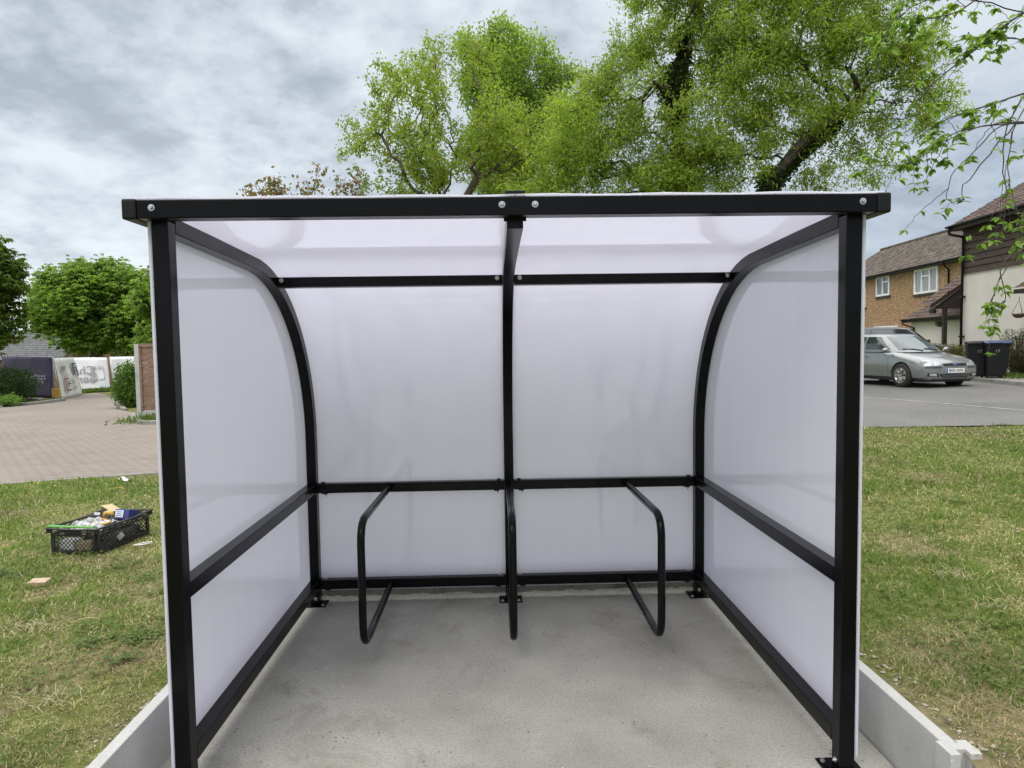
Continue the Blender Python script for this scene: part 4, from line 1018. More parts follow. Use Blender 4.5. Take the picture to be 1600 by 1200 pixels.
# --- bungalow behind the barriers
hb = at(82, 565, 45); hb.z = g(hb.x, hb.y)-.1
h5 = empty('bungalow', hb, 'low building with grey slate roof and tan gable behind the site barriers', 'bungalow', rz=math.radians(8))
zr = at(60, 518, 48).z-hb.z; ze = at(60, 560, 43).z-hb.z
MB().box((-9, 0, -.3), (.6, 6.0, ze)).build('wall', TANBR, h5)
mb = MB(); tiled(mb, -9.3, .75, -.3, ze-.1, 3.0, zr, .3, .26, .003, .018); tiled(mb, -9.3, .75, 6.3, ze-.1, 3.0, zr, .3, .26, .003, .018); mb.build('roof', SLATE, h5)
MB().prism([(0, ze), (6.0, ze), (3.0, zr-.08)], 0, -9, .6).build('gable', TANBR, h5)
h6p = at(125, 565, 47.5); h6p.z = g(h6p.x, h6p.y)
h6 = empty('outbuilding', h6p, 'tan walled outbuilding partly hidden under the round chestnut tree', 'outbuilding', rz=math.radians(8))
z6 = at(125, 545, 47.5).z-h6p.z
MB().box((-2.5, 0, -.3), (5.5, 4, z6)).build('wall', TANBR, h6); MB().box((-2.6, -.15, z6), (5.6, 4.1, z6+.14)).build('roof', DARKW, h6)
# ------------------------------------------------------------------ wheelie bins
BINP = pbr('bin_plastic', [(0, (.005, .006, .007)), (1, (.010, .011, .013))], 8, .5, spec=.3)
def wheelie(px, py, d, label, lid, rz):
    p = gp(px, py, .10); root = empty('wheelie_bin', (p.x, p.y, p.z), label, 'wheelie bin', 'wheelie bins by the bush', rz=rz)
    vs = []
    for z, w, dn, df in ((.05, .22, -.20, .20), (.94, .285, -.29, .27)):
        vs += [(-w, dn, z), (w, dn, z), (w, df, z), (-w, df, z)]
    b = MB().raw(vs, [(3,2,1,0),(4,5,6,7),(0,1,5,4),(1,2,6,5),(2,3,7,6),(3,0,4,7)]).build('body', BINP, root, bevel=.03, segs=3)
    MB().box((-.30, -.305, .90), (.30, .285, .945)).build('collar', BINP, root, bevel=.012)
    mb = MB(); mb.grid([[(-.305+.61*i/8, -.335+.66*j/8, .955+.055*math.sin(math.pi*j/8)**.7+.012*math.sin(math.pi*i/8)) for j in range(9)] for i in range(9)]); mb.build('lid', lid, root, solid=.02)
    MB().tube([(-.24, .33, .955), (.24, .33, .955)], .016, 8).build('handle', BINP, root)
    for sx in (-1, 1): MB().lathe([(0, -.02), (.10, -.02), (.10, .02), (0, .02)], (sx*.25, .22, .10), 'x', 16).build('wheel', BLACKP, root)
    text('number', '17', .115, KERB, root, (-.01, -.297+.02, .74), (1, 0, 0), (0, -.09, 1), depth=.006)
    return root
wheelie(1528, 590, 20, 'black wheelie bin numbered 17 with a black lid, nearer the car', BINP, -.5)
wheelie(1554, 590.5, 20, 'black wheelie bin numbered 17 with a blue patch on its lid, beside the twiggy bush', pbr('blue_lid', [(0, (.012, .014, .018)), (1, (.05, .10, .30))], 3.0, .4), -.42)
# ------------------------------------------------------------------ cars
def boolean_cut(o, cutters):
    for c in cutters:
        m = o.modifiers.new('b', 'BOOLEAN'); m.operation = 'DIFFERENCE'; m.object = c; m.solver = 'EXACT'
    dg = bpy.context.evaluated_depsgraph_get(); me = bpy.data.meshes.new_from_object(o.evaluated_get(dg))
    o.modifiers.clear(); o.data = me
    for c in cutters: bpy.data.objects.remove(c)
def carpaint(name, col, metal=.6):
    return pbr(name, [(0, tuple(c*.95 for c in col)), (1, tuple(c*1.05 for c in col))], 3, .34, metal=metal, rr=.02, coat=.8)
TYRE = pbr('tyre', [(.018, .018, .018)], 20, .85); RIM = pbr('alloy', [(.42, .40, .38)], 20, .35, metal=.8); CGL = pbr('car_glass', [(0, (.02, .028, .03)), (1, (.05, .06, .065))], 2, .05, spec=1.0, rr=.02)
WSG = pbr('windscreen_glass', [(0, (.05, .07, .072)), (1, (.12, .15, .155))], 2.2, .05, spec=1.0, rr=.02)
LAMP = pbr('lamp_glass', [(0, (.12, .14, .15)), (1, (.62, .66, .68))], 22, .08, spec=.9, metal=.25, bump=.2); TRIM = pbr('black_trim', [(.012, .012, .013)], 10, .5)
PLATEM = pbr('number_plate', [(.80, .81, .80)], 10, .4); EUB = pbr('plate_blue', [(.02, .06, .35)], 10, .4); SEAT = pbr('grey_seat', [(.05, .055, .06)], 10, .8)
def interp(tab, x):
    if x >= tab[0][0]: return tab[0][1:]
    for a, b in zip(tab, tab[1:]):
        if a[0] >= x >= b[0]:
            t = (a[0]-x)/(a[0]-b[0]); return [p*(1-t)+q*t for p, q in zip(a[1:], b[1:])]
    return tab[-1][1:]
def make_car(loc, rz, paint, label, hs=1.0, boxy=False, plate=True):
    root = empty('parked_car', loc, label, 'car', 'cars parked in the street', rz=rz)
    # x, half width, bottom z, mid bulge z, shoulder z, top z
    tab = [(2.09, .40, .30, .50, .56, .60), (2.06, .60, .22, .48, .58, .655), (1.99, .73, .20, .47, .60, .70), (1.85, .795, .20, .46, .655, .765), (1.60, .825, .20, .46, .735, .83), (1.2, .845, .20, .48, .81, .895),
           (.85, .85, .20, .50, .87, .955), (.3, .85, .20, .52, .90, .955), (-.6, .85, .20, .52, .91, .955), (-1.4, .85, .21, .52, .92, .97), (-1.8, .82, .24, .52, .90, .98), (-2.0, .75, .28, .50, .84, .93), (-2.08, .60, .34, .48, .76, .84)]
    N = 44; X = [2.09-4.17*i/(N-1) for i in range(N)]
    X = [2.09 - 4.17*(0.5-0.5*math.cos(math.pi*i/(N-1))) for i in range(N)]
    def sect(x):
        w, zb, zm, zs, zt = interp(tab, x)
        return [(0, zb), (w*.55, zb), (w*.86, zb+.01), (w*.965, zb+.07), (w*.992, zm-.10), (w, zm), (w*.995, zm+.1), (w*.975, zs-.07), (w*.935, zs), (w*.84, zs+(zt-zs)*.55), (w*.62, zs+(zt-zs)*.88), (w*.3, zt), (0, zt+.005)]
    rows = []
    for x in X:
        h = sect(x); rows.append([(x, y, z) for y, z in h] + [(x, -y, z) for y, z in h[-2:0:-1]])
    k = len(rows[0]); mb = MB(); vs = [p for r in rows for p in r]
    fs = [(i*k+j, i*k+(j+1) % k, (i+1)*k+(j+1) % k, (i+1)*k+j) for i in range(N-1) for j in range(k)] + [tuple(range(k))[::-1], tuple((N-1)*k+j for j in range(k))]
    mb.raw(vs, fs, True); body = mb.build('body', paint, root)
    axf, axr, wr = 1.24, -1.375, .312
    cut = []
    for ax_ in (axf, axr):
        for sy in (-1, 1):
            m2 = MB(); m2.lathe([(0, -.16), (.365, -.16), (.365, .16), (0, .16)], (ax_, sy*.80, .31), 'y', 36, False); c = m2.build('c', TRIM, None); cut.append(c)
    bpy.context.view_layer.update()
    # cutters live in the car's local frame: evaluate with the root transform removed
    rt = root.matrix_basis.copy(); root.location = (0, 0, 0); root.rotation_euler = (0, 0, 0); bpy.context.view_layer.update()
    boolean_cut(body, cut); root.location = loc; root.rotation_euler.z = rz
    smooth_angle(body, 38)
    for ax_ in (axf, axr):
        for sy in (-1, 1):
            w_ = empty('x', (0, 0, 0), None, None); bpy.data.objects.remove(w_)
            wh = MB().lathe([(.19, -.095), (.285, -.10), (wr, -.075), (wr, .075), (.285, .10), (.19, .095)], (ax_, sy*.755, wr), 'y', 36).build('wheel', TYRE, root)
            mb = MB(); s = sy; mb.lathe([(.20, .085*s), (.205, .10*s), (.19, .095*s), (.185, .03*s), (.0, .03*s)], (ax_, sy*.755, wr), 'y', 36); mb.lathe([(0, .09*s), (.04, .088*s), (.05, .06*s)], (ax_, sy*.755, wr), 'y', 14)
            for q in range(7):
                a = q*2*math.pi/7+.2
                for e in (-.13, .13):
                    R3 = Matrix.Rotation(a, 3, 'Y'); mb.tube([Vector((ax_, sy*(.755+.078), wr))+R3 @ Vector((math.sin(e)*.05, 0, .045)), Vector((ax_, sy*(.755+.086), wr))+R3 @ Vector((math.sin(e)*.19, 0, .185))], .014, 6)
            mb.build('rim', RIM, wh)
    # cabin
    def ringp(v):
        if boxy: lv = [(0, 1.02, -2.02, .80, .925), (.5, .70, -1.98, .76, 1.2), (.86, .45, -1.92, .66, 1.40), (.95, .22, -1.86, .60, 1.455), (1, .0, -1.6, .42, 1.475)]
        else: lv = [(0, 1.13, -2.0, .79, .925), (.5, .74, -1.86, .725, 1.165), (.84, .40, -1.66, .635, 1.345), (.94, .24, -1.50, .58, 1.395), (1, .02, -1.15, .42, 1.42)]
        for a, b in zip(lv, lv[1:]):
            if a[0] <= v <= b[0]+1e-9:
                t = (v-a[0])/(b[0]-a[0]); return [p*(1-t)+q*t for p, q in zip(a[1:], b[1:])]
    def Sf(th, v, off=0.0):
        x1, x0, w, z = ringp(v); cxm = (x0+x1)/2; a = (x1-x0)/2; n_ = 4.2
        c, s = math.cos(th), math.sin(th)
        q = (abs(c)**n_+abs(s)**n_)**(-1/n_)
        bow = .10*(1-(abs(s)*q)**2)*(1 if c > 0 else .3)*(1-v*.5)
        return Vector((cxm+(a+off)*c*q + (bow-.06 if c > 0 else 0)*abs(c), (w+off)*s*q, z*1.0+(off if v > .9 else off*.3)))
    rows = []; TH = [2*math.pi*i/96 for i in range(96)]
    VV = [0, .12, .25, .38, .5, .6, .7, .78, .84, .89, .94, .97, 1.0]
    vs = [Sf(t, v) for v in VV for t in TH]; K = len(TH)
    fs = [(i*K+j, i*K+(j+1) % K, (i+1)*K+(j+1) % K, (i+1)*K+j) for i in range(len(VV)-1) for j in range(K)]
    x1, x0, w, z = ringp(1); vs.append(Vector(((x0+x1)/2, 0, z+.012))); fs += [((len(VV)-1)*K+j, (len(VV)-1)*K+(j+1) % K, len(vs)-1) for j in range(K)]
    MB().raw(vs, fs, True).build('roof', paint, root)
    def patch(name, t0, t1, v0, v1, mat, off=.006, nt=16, nv=8, fn=None):
        P = [[Sf(t0+(t1-t0)*i/nt if not fn else fn(i/nt, j/nv)[0], v0+(v1-v0)*j/nv if not fn else fn(i/nt, j/nv)[1], off) for j in range(nv+1)] for i in range(nt+1)]
        return MB().grid(P).build(name, mat, root)
    q4 = math.atan2(1, 1)
    tw = .62 if not boxy else .66
    tws = math.radians(38)
    def uni(th):        # fraction across
        return th
    ws = patch('windscreen', -math.radians(41), math.radians(41), .10, .85, WSG if not boxy else CGL)
    patch('rear_window', math.pi-math.radians(38), math.pi+math.radians(38), .25, .84, CGL)
    for sy in (-1, 1):
        # side windows between pillars, as x ranges
        def fx(xa_b, xb_b, xa_t, xb_t):
            def f(u, v):
                vv = .13+.70*v; xx = (xa_b*(1-v)+xa_t*v)*(1-u)+(xb_b*(1-v)+xb_t*v)*u
                x1_, x0_, w_, z_ = ringp(vv); cm = (x0_+x1_)/2; a = (x1_-x0_)/2
                c = max(-.985, min(.985, (xx-cm)/a)); s = (1-abs(c)**4.2)**(1/4.2); return (math.atan2(s*sy, c), vv)
            return f
        for nm, r in (('front_side_window', (.72, -.22, .20, -.24)), ('rear_side_window', (-.32, -1.12, -.34, -1.02)), ('quarter_window', (-1.20, -1.62, -1.10, -1.32))):
            patch(nm, 0, 1, 0, 1, CGL, .004, 12, 6, fx(*r))
        # mirror
        mb = MB(); c = Vector((.78, sy*.93, .98))
        P = []
        for i in range(9):
            th = math.pi*i/8; row = []
            for j in range(13):
                ph = 2*math.pi*j/12; row.append(c+Vector((.055*math.sin(th)*math.cos(ph)*(1.2 if math.cos(ph) > 0 else .5), .10*math.cos(th), .062*math.sin(th)*math.sin(ph))))
            P.append(row)
        mb.grid(P); mb.tube([(.80, sy*.80, .94), (.79, sy*.86, .955)], .025, 8); mb.build('mirror', paint, root)
        # door handles, seams and rubbing strip
        for xh in (-.12, -1.0): MB().cbox((xh, sy*.858, .80), (.16, .022, .03)).build('door_handle', paint, root, bevel=.009)
        mb = MB()
        for xs_, lean in ((.78, -.02), (-.27, 0.0), (-1.22, .12)):
            pts = [(xs_+lean*t, sy*(sect_y(sect(xs_), zz_)+.0012), zz_) for t, zz_ in [(i/8, .26+.60*i/8) for i in range(9)]]
            mb.tube(pts, .0035, 5)
        mb.tube([(xx, sy*(sect_y(sect(xx), .255)+.001), .255) for xx in np.linspace(.78, -1.0, 12)], .0035, 5)
        mb.build('door_seam', TRIM, root)
    # nose: project outlines drawn in (y,z) onto the body from the front
    from mathutils.bvhtree import BVHTree
    bm = bmesh.new(); bm.from_mesh(body.data); tree = BVHTree.FromBMesh(bm)
    def on_nose(y, z, off=.006):
        h = tree.ray_cast(Vector((3, y, z)), Vector((-1, 0, 0)))
        return (h[0] + h[1]*off*(1 if h[1].x > 0 else -1)) if h[0] else Vector((1.9, y, z))
    def npatch(name, corners, mat, nu=14, nv=6, off=.006, sol=0):
        (a, b, c, d) = [Vector(p) for p in corners]
        P = [[on_nose(*((a*(1-u)+b*u)*(1-v)+(d*(1-u)+c*u)*v), off) for v in [j/nv for j in range(nv+1)]] for u in [i/nu for i in range(nu+1)]]
        return MB().grid(P).build(name, mat, root, solid=sol)
    def on_top(x, y, off=.004):
        h = tree.ray_cast(Vector((x, y, 2)), Vector((0, 0, -1))); return h[0]+h[1]*off
    # headlamps lie on the front corner: use top-front rays
    for sy in (-1, 1):
        P = []
        for i in range(15):
            u = i/14; row = []
            for j in range(7):
                v = j/6; y = .345+(.80-.345)*u; z = (.560+.010*u)*(1-v) + (.615+.16*u**1.2)*v
                h = tree.ray_cast(Vector((2.6, sy*y*1.0, z+.10)), Vector((-1, -sy*.12*u, -.15)).normalized())
                row.append(h[0]+h[1]*.007 if h[0] else Vector((1.8, sy*y, z)))
            P.append(row)
        MB().grid(P).build('headlamp', LAMP, root)
        npatch('fog_lamp', [(sy*.50, .315), (sy*.66, .33), (sy*.66, .385), (sy*.50, .385)], LAMP, 6, 4, .012)
        npatch('bumper_strip', [(sy*.36, .525), (sy*.735, .525), (sy*.735, .545), (sy*.36, .545)], TRIM, 16, 2, .010)
        npatch('fog_recess', [(sy*.43, .30), (sy*.70, .315), (sy*.70, .40), (sy*.47, .40)], TRIM, 8, 4, .006)
    npatch('grille', [(-.31, .575), (.31, .575), (.345, .632), (-.345, .632)], TRIM, 16, 4, .010)
    npatch('grille_chrome', [(-.335, .566), (.335, .566), (.325, .574), (-.325, .574)], RIM, 16, 1, .014)
    npatch('lower_grille', [(-.36, .285), (.36, .285), (.44, .375), (-.44, .375)], TRIM, 16, 4, .010)
    for zz_ in (.315, .345): npatch('grille_bar', [(-.38, zz_-.004), (.38, zz_-.004), (.38, zz_+.004), (-.38, zz_+.004)], paint, 16, 1, .018)
    npatch('lip', [(-.62, .225), (.62, .225), (.62, .240), (-.62, .240)], TRIM, 16, 1, .012)
    # oval badge
    b0 = on_nose(0, .604, .02); mb = MB(); mb.lathe([(0, .004), (.052, .003), (.055, 0)], (0, 0, 0), 'x', 20)
    mb.v = [(x+b0.x, y*1.15, z*.48+b0.z) for x, y, z in mb.v]; bo = mb.build('badge', RIM, root)
    mb = MB(); mb.lathe([(0, .006), (.044, .005), (.046, .004)], (0, 0, 0), 'x', 20); mb.v = [(x+b0.x, y*1.15, z*.46+b0.z) for x, y, z in mb.v]; mb.build('badge_centre', EUB, bo)
    if plate:
        p0 = on_nose(0, .455, .022); px_ = p0.x
        pl = MB().box((px_-.012, -.26, .40), (px_, .26, .51)).build('number_plate', PLATEM, root, bevel=.004)
        text('plate_text', 'EK04 UNW', .098, TRIM, pl, (px_+.001, .022, .455), (0, 1, 0), (0, 0, 1), depth=.004, sx=.84)
        MB().box((px_-.002, -.258, .402), (px_+.0015, -.215, .508)).build('plate_band', EUB, pl)
    # wipers, aerial, seats
    for (a, b) in (((.05, .14), (.62, .20)), ((-.62, .12), (-.02, .22))):
        p0 = Sf(math.asin(max(-1, min(1, a[0] if isinstance(a, tuple) else a)))*.8, .10, .015) if False else None
    mb = MB()
    for t0, t1 in ((-.10, -.62), (.45, .02)):
        mb.tube([Sf(t0, .06, .015), Sf((t0+t1)/2, .14, .02), Sf(t1, .16, .02)], .011, 5)
    mb.build('wiper', TRIM, root)
    mb = MB(); mb.tube([(.12, .0, 1.40), (-.02, .0, 1.50), (-.14, 0, 1.56)], [.006, .004, .003], 5); mb.build('aerial', TRIM, root)
    MB().box((-1.9, -.70, .16), (1.85, .70, .28)).build('underside', TRIM, root)
    bm.free()
    root.scale = (1, 1, hs)
    return root
def sect_y(h, z):
    for (y0, z0), (y1, z1) in zip(h[1:], h[2:]):
        if z0 <= z <= z1: return y0+(y1-y0)*(z-z0)/max(z1-z0, 1e-6)
    return h[5][0]
# front right wheel contact at the pixel seen in the photograph
hd = math.atan2(-.99, .135)
def place_car(px, py, hd):
    q = gp(px, py, .012); f = Vector((math.cos(hd), math.sin(hd), 0)); l = Vector((-f.y, f.x, 0))   # l: car's left
    return Vector((q.x, q.y, q.z)) - f*1.24 + l*.755
c = place_car(1411, 605, hd)
make_car(c, hd, carpaint('silver_green_paint', (.25, .27, .265)), 'silver grey hatchback parked at the kerb, the nearer of the two cars')
f = Vector((math.cos(hd), math.sin(hd), 0))
c2 = at(1398, 585, 25.5); c2.z = g(c2.x, c2.y)+.1
make_car(c2, math.radians(-12), carpaint('dark_grey_paint', (.022, .022, .026), .3), 'dark grey car standing behind the silver one in front of the brick house', 1.06, True, False)
# ------------------------------------------------------------------ trees, bushes
def lump(P, sc, seed):
    v = np.array([noise.noise((p[0]*sc+seed, p[1]*sc, p[2]*sc)) for p in P]); return v
def grow(trunk, ells, n, seed, step=.55, lumpk=.9, lumps=.5, shell=.5, wpath=.22, sag=0.0):
    r = np.random.default_rng(seed)
    vol = np.array([e[3]*e[4]*e[5] for e in ells]); cnt = np.maximum(8, (vol/vol.sum()*n*1.6)).astype(int); S_ = []
    for e, k in zip(ells, cnt):
        q = r.normal(size=(k, 3)); q /= np.linalg.norm(q, axis=1)[:, None]; q *= (r.random(k)**shell)[:, None]
        S_.append(np.array(e[:3])+q*np.array(e[3:6]))
    S_ = np.concatenate(S_); keep = lump(S_, lumps, seed*1.37) > -.12*lumpk; S_ = S_[keep][:]
    r.shuffle(S_); S_ = S_[:n]
    nodes = [np.array(p, float) for p in trunk]; par = [-1]+list(range(len(trunk)-1)); pl = [0.0]
    for i in range(1, len(trunk)): pl.append(0)
    fork = nodes[-1]; S_ = S_[np.argsort(np.linalg.norm(S_-fork, axis=1))]
    A = np.zeros((len(nodes)+n*12, 3)); A[:len(nodes)] = nodes; PL = np.zeros(len(A)); m = len(nodes); PL[0] = 50; PL[1:m] = np.linspace(3, 0, m-1) if m > 2 else 0
    tips = []
    for p in S_:
        d = np.linalg.norm(A[:m]-p, axis=1); c = d+wpath*PL[:m] + .25*np.maximum(0, A[:m, 2]-p[2]); i = int(np.argmin(c)); L_ = d[i]; k = max(1, int(math.ceil(L_/step)))
        a = A[i].copy(); mid = (a+p)/2 + np.array([0, 0, -.10*L_ if sag == 0 else .12*L_]) + r.normal(size=3)*.07*L_; prev = i
        if m+k >= len(A): break
        for q in range(1, k+1):
            t = q/k; x = a*(1-t)**2+mid*2*t*(1-t)+p*t*t; A[m] = x; par.append(prev); PL[m] = PL[prev]+L_/k; prev = m; m += 1
        tips.append(prev)
    A = A[:m]; par = np.array(par[:m]); return A, par, np.array(tips), r
def radii(A, par, tip=.007, ex=2.25, cap=None):
    m = len(A); s = np.zeros(m)
    for i in range(m-1, 0, -1):
        if s[i] == 0: s[i] = 1.0
        s[par[i]] += s[i]
    R = (s/s[0])**(.60*ex/1.0/ex*1.0)
    R = np.maximum(R*(cap or .2), tip*.6)
    return R
def limbs(name, A, par, R, mat, parent, sides=5):
    i = np.arange(1, len(A)); a = A[par[i]]; b = A[i]; ra = np.minimum(R[par[i]], R[i]*1.35); rb = R[i]
    d = b-a; L_ = np.linalg.norm(d, axis=1)+1e-9; d /= L_[:, None]; ref = np.where(np.abs(d[:, 2:3]) > .9, [[1., 0, 0]], [[0, 0, 1.]]); u = np.cross(d, ref); u /= np.linalg.norm(u, axis=1)[:, None]; v = np.cross(d, u)
    N = len(i); V = np.empty((N, 2, sides, 3))
    a = a-d*(ra*.3)[:, None]; b = b+d*(rb*.3)[:, None]
    for k in range(sides):
        t = 2*math.pi*k/sides; w = u*math.cos(t)+v*math.sin(t); V[:, 0, k] = a+w*ra[:, None]; V[:, 1, k] = b+w*rb[:, None]
    base = np.arange(N)[:, None, None]*2*sides; k = np.arange(sides)
    F = np.stack([k, (k+1) % sides, sides+(k+1) % sides, sides+k], 1)[None]+base
    return npmesh(name, V.reshape(-1, 3), F.reshape(-1, 4), 4, mat, parent, smooth=True)
def leaves(name, P, parent, r, L_, W_, cols, droop=.3, upb=.5, jit=.25, rosette=1, mat=None, fold=.25, sep=None):
    """one diamond (or a rosette of them) at each point P"""
    N = len(P); P = P + r.normal(size=(N, 3))*jit
    if rosette > 1:
        az = r.random(N)*6.28; az = (az[:, None]+np.arange(rosette)[None]*2*np.pi/rosette*.8).ravel(); P = np.repeat(P, rosette, 0); tilt = -droop + r.normal(size=len(P))*.25
        grp = np.repeat(np.arange(N), rosette)
    else:
        az = r.random(N)*6.28; tilt = r.normal(size=N)*.7-droop; grp = np.arange(N)
    M_ = len(P); a = np.stack([np.cos(az)*np.cos(tilt), np.sin(az)*np.cos(tilt), np.sin(tilt)], 1)
    nn = r.normal(size=(M_, 3))*(1-upb)+np.array([0, 0, upb]); w = np.cross(a, nn); w /= np.linalg.norm(w, axis=1)[:, None]+1e-9; nrm = np.cross(w, a)
    l = L_*r.uniform(.6, 1.2, M_)[:, None]; ww = W_*r.uniform(.7, 1.2, M_)[:, None]/2
    V = np.empty((M_, 4, 3)); V[:, 0] = P; V[:, 1] = P+a*l*.5+w*ww+nrm*l*fold*.3; V[:, 2] = P+a*l-nrm*l*fold*.5; V[:, 3] = P+a*l*.5-w*ww+nrm*l*fold*.3
    cols = np.array(cols); c = cols[r.integers(0, len(cols), N)]; c2 = cols[r.integers(0, len(cols), N)]; t = r.random((N, 1)); c = c*t+c2*(1-t)
    c = c*(.85+.35*np.clip(lump(P[::rosette][:N], .55, 3.3)+.5, 0, 1))[:, None]
    F = np.arange(M_*4).reshape(-1, 4)
    return npmesh(name, V.reshape(-1, 3), F, 4, mat or LEAF, parent, cols=c[grp] if rosette > 1 else c)
def tree(name, label, cat, base, trunk, ells, n, seed, leafk, L_, W_, cols, group=None, step=.55, r0=.2, bark=None, jit=.22, rosette=1, droop=.3, upb=.5, shell=.5, lumpk=.9, lumps=.5, twig=.03, wpath=.22, ivy=None, tip=.007, blossom=None, sag=0):
    base = Vector(base); root = empty(name, base, label, cat, group)
    B = np.array(base)
    tr = [np.array(p)-B for p in trunk]; el = [(*(np.array(e[:3])-B), *e[3:]) for e in ells]
    # subdivide trunk
    T_ = []
    for a, b in zip(tr, tr[1:]):
        for k in range(4): T_.append(a+(b-a)*k/4)
    T_.append(tr[-1])
    A, par, tips, r = grow(T_, el, n, seed, step, lumpk, lumps, shell, wpath, sag)
    R = radii(A, par, tip=tip, cap=r0)
    limbs('trunk', A, par, R, bark or BARK, root)
    tw = np.where(R < twig)[0]; tw = tw[tw > len(T_)]
    P = np.repeat(A[tw], leafk, 0)
    # scatter along the twig segment too
    q = np.repeat(A[par[tw]], leafk, 0); P = P+(q-P)*r.random((len(P), 1))
    leaves('crown', P, root, r, L_, W_, cols, droop, upb, jit, rosette)
    if blossom:
        k, bc, bl = blossom; P = A[tips[r.random(len(tips)) < k]]
        P = np.repeat(P, 10, 0)+r.normal(size=(len(P)*10, 3))*np.array([.04, .04, .12]); leaves('blossom', P, root, r, bl, bl, bc, 0, .3, .02)
    if ivy:
        Vp = []
        for (a, b, rad, k) in ivy:
            a = np.array(a)-B; b = np.array(b)-B; t = r.random(k)[:, None]; off = r.normal(size=(k, 3)); off /= np.linalg.norm(off, axis=1)[:, None]
            Vp.append(a+(b-a)*t + off*rad*(r.random((k, 1))**.4)*(.8+.5*np.sin(t*9)))
        leaves('ivy', np.concatenate(Vp), root, r, .085, .07, [(.022, .04, .012), (.035, .06, .016), (.05, .08, .02)], .5, .4, .03)
    return root
def ell(px, py, d, rx, ry, rz=None, rd=None):
    """crown lobe centred on a sighted point; radii given in photo pixels"""
    p = at(px, py, d); k = d/FPX; return (p.x, p.y, p.z, rx*k, (rd or (rx+ry)/2)*k, ry*k)
def gnd(px, d): p = at(px, 560, d); return Vector((p.x, p.y, g(p.x, p.y)))
# olive budding tree left of centre
dA = 24
tree('field_maple', 'open yellow-green budding tree rising behind the left half of the shelter roof', 'tree', gnd(715, dA),
     [gnd(715, dA), at(712, 470, dA), at(715, 330, dA)], [ell(690, 190, dA, 115, 125), ell(820, 200, dA, 75, 90), ell(600, 240, dA, 75, 80), ell(640, 130, dA, 70, 60), ell(760, 150, dA, 80, 95), ell(780, 260, dA, 110, 90), ell(565, 215, dA, 40, 45), ell(650, 295, dA, 120, 50)],
     1800, 11, 15, .13, .08, [(.25, .36, .055), (.31, .40, .06), (.19, .29, .04), (.36, .37, .09)], r0=.24, jit=.10, twig=.022, shell=.42, wpath=.25, lumpk=.3, group='trees behind the shelter')
# fresh green tree behind it
dA2 = 31
tree('ash_tree', 'fresh bright green rounded tree behind the olive one, topping the centre of the roof', 'tree', gnd(805, dA2),
     [gnd(805, dA2), at(805, 450, dA2), at(805, 300, dA2)], [ell(800, 120, dA2, 80, 80), ell(755, 110, dA2, 50, 60), ell(850, 150, dA2, 55, 75), ell(815, 230, dA2, 100, 90), ell(885, 200, dA2, 55, 70), ell(730, 65, dA2, 22, 28), ell(790, 62, dA2, 35, 30)],
     1000, 12, 50, .19, .10, [(.24, .35, .07), (.31, .42, .08), (.19, .29, .055)], r0=.3, jit=.22, twig=.03, shell=.45, lumpk=.7, lumps=.9, group='trees behind the shelter')
# big feathery tree, two stems read as two trees
FE = [(.25, .355, .055), (.33, .43, .07), (.18, .265, .04), (.37, .43, .10)]
dB = 17.5
tree('acacia_tree', 'tall feathery green tree with an ivy clad upright trunk, left of the leaning one', 'tree', gnd(1065, dB),
     [gnd(1065, dB), at(1062, 400, dB), at(1060, 200, dB), at(1072, 90, dB)], [ell(950, 190, dB, 110, 90), ell(880, 250, dB, 60, 60), ell(1010, 80, dB, 70, 80), ell(1090, 0, dB, 110, 90), ell(1010, -30, dB, 60, 70), ell(1000, 270, dB, 130, 60), ell(930, 140, dB, 60, 50), ell(860, 300, dB, 90, 40), ell(1130, 110, dB, 70, 80), ell(1080, 290, dB, 90, 50)],
     2000, 21, 25, .15, .038, FE, r0=.19, jit=.11, twig=.016, shell=.55, lumpk=.8, lumps=1.7, droop=.2, bark=BARK2, step=.4, upb=.62, group='trees behind the shelter',
     ivy=[(at(1062, 330, dB), at(1056, 110, dB), .40, 9000), (at(1056, 130, dB), at(1072, 50, dB), .24, 2500), (gnd(1065, dB), at(1062, 330, dB), .36, 4500)])
dC = 16.5
tree('leaning_acacia', 'wide feathery green tree leaning to the right with ivy on its thick slanting trunk', 'tree', gnd(1150, dC),
     [gnd(1150, dC), at(1172, 400, dC), at(1200, 285, dC), at(1262, 215, dC), at(1330, 168, dC)], [ell(1200, 80, dC, 110, 90), ell(1300, 60, dC, 110, 90), ell(1400, 90, dC, 85, 85), ell(1440, 165, dC, 75, 50), ell(1300, 170, dC, 90, 60), ell(1180, 190, dC, 100, 60), ell(1120, 250, dC, 110, 45), ell(1340, 240, dC, 60, 40), ell(1375, 283, dC, 35, 22), ell(1260, -40, dC, 170, 70), ell(1090, 190, dC, 70, 60), ell(1060, 275, dC, 60, 40), ell(1270, 285, dC, 75, 28), ell(1240, 225, dC, 60, 35)],
     2500, 22, 25, .15, .038, FE, r0=.15, jit=.11, twig=.016, shell=.55, lumpk=.8, lumps=1.7, droop=.2, bark=BARK2, step=.4, upb=.62, group='trees behind the shelter',
     ivy=[(at(1180, 380, dC), at(1205, 275, dC), .28, 4500), (at(1195, 300, dC), at(1310, 190, dC), .13, 3500), (gnd(1150, dC), at(1180, 380, dC), .36, 3500)])
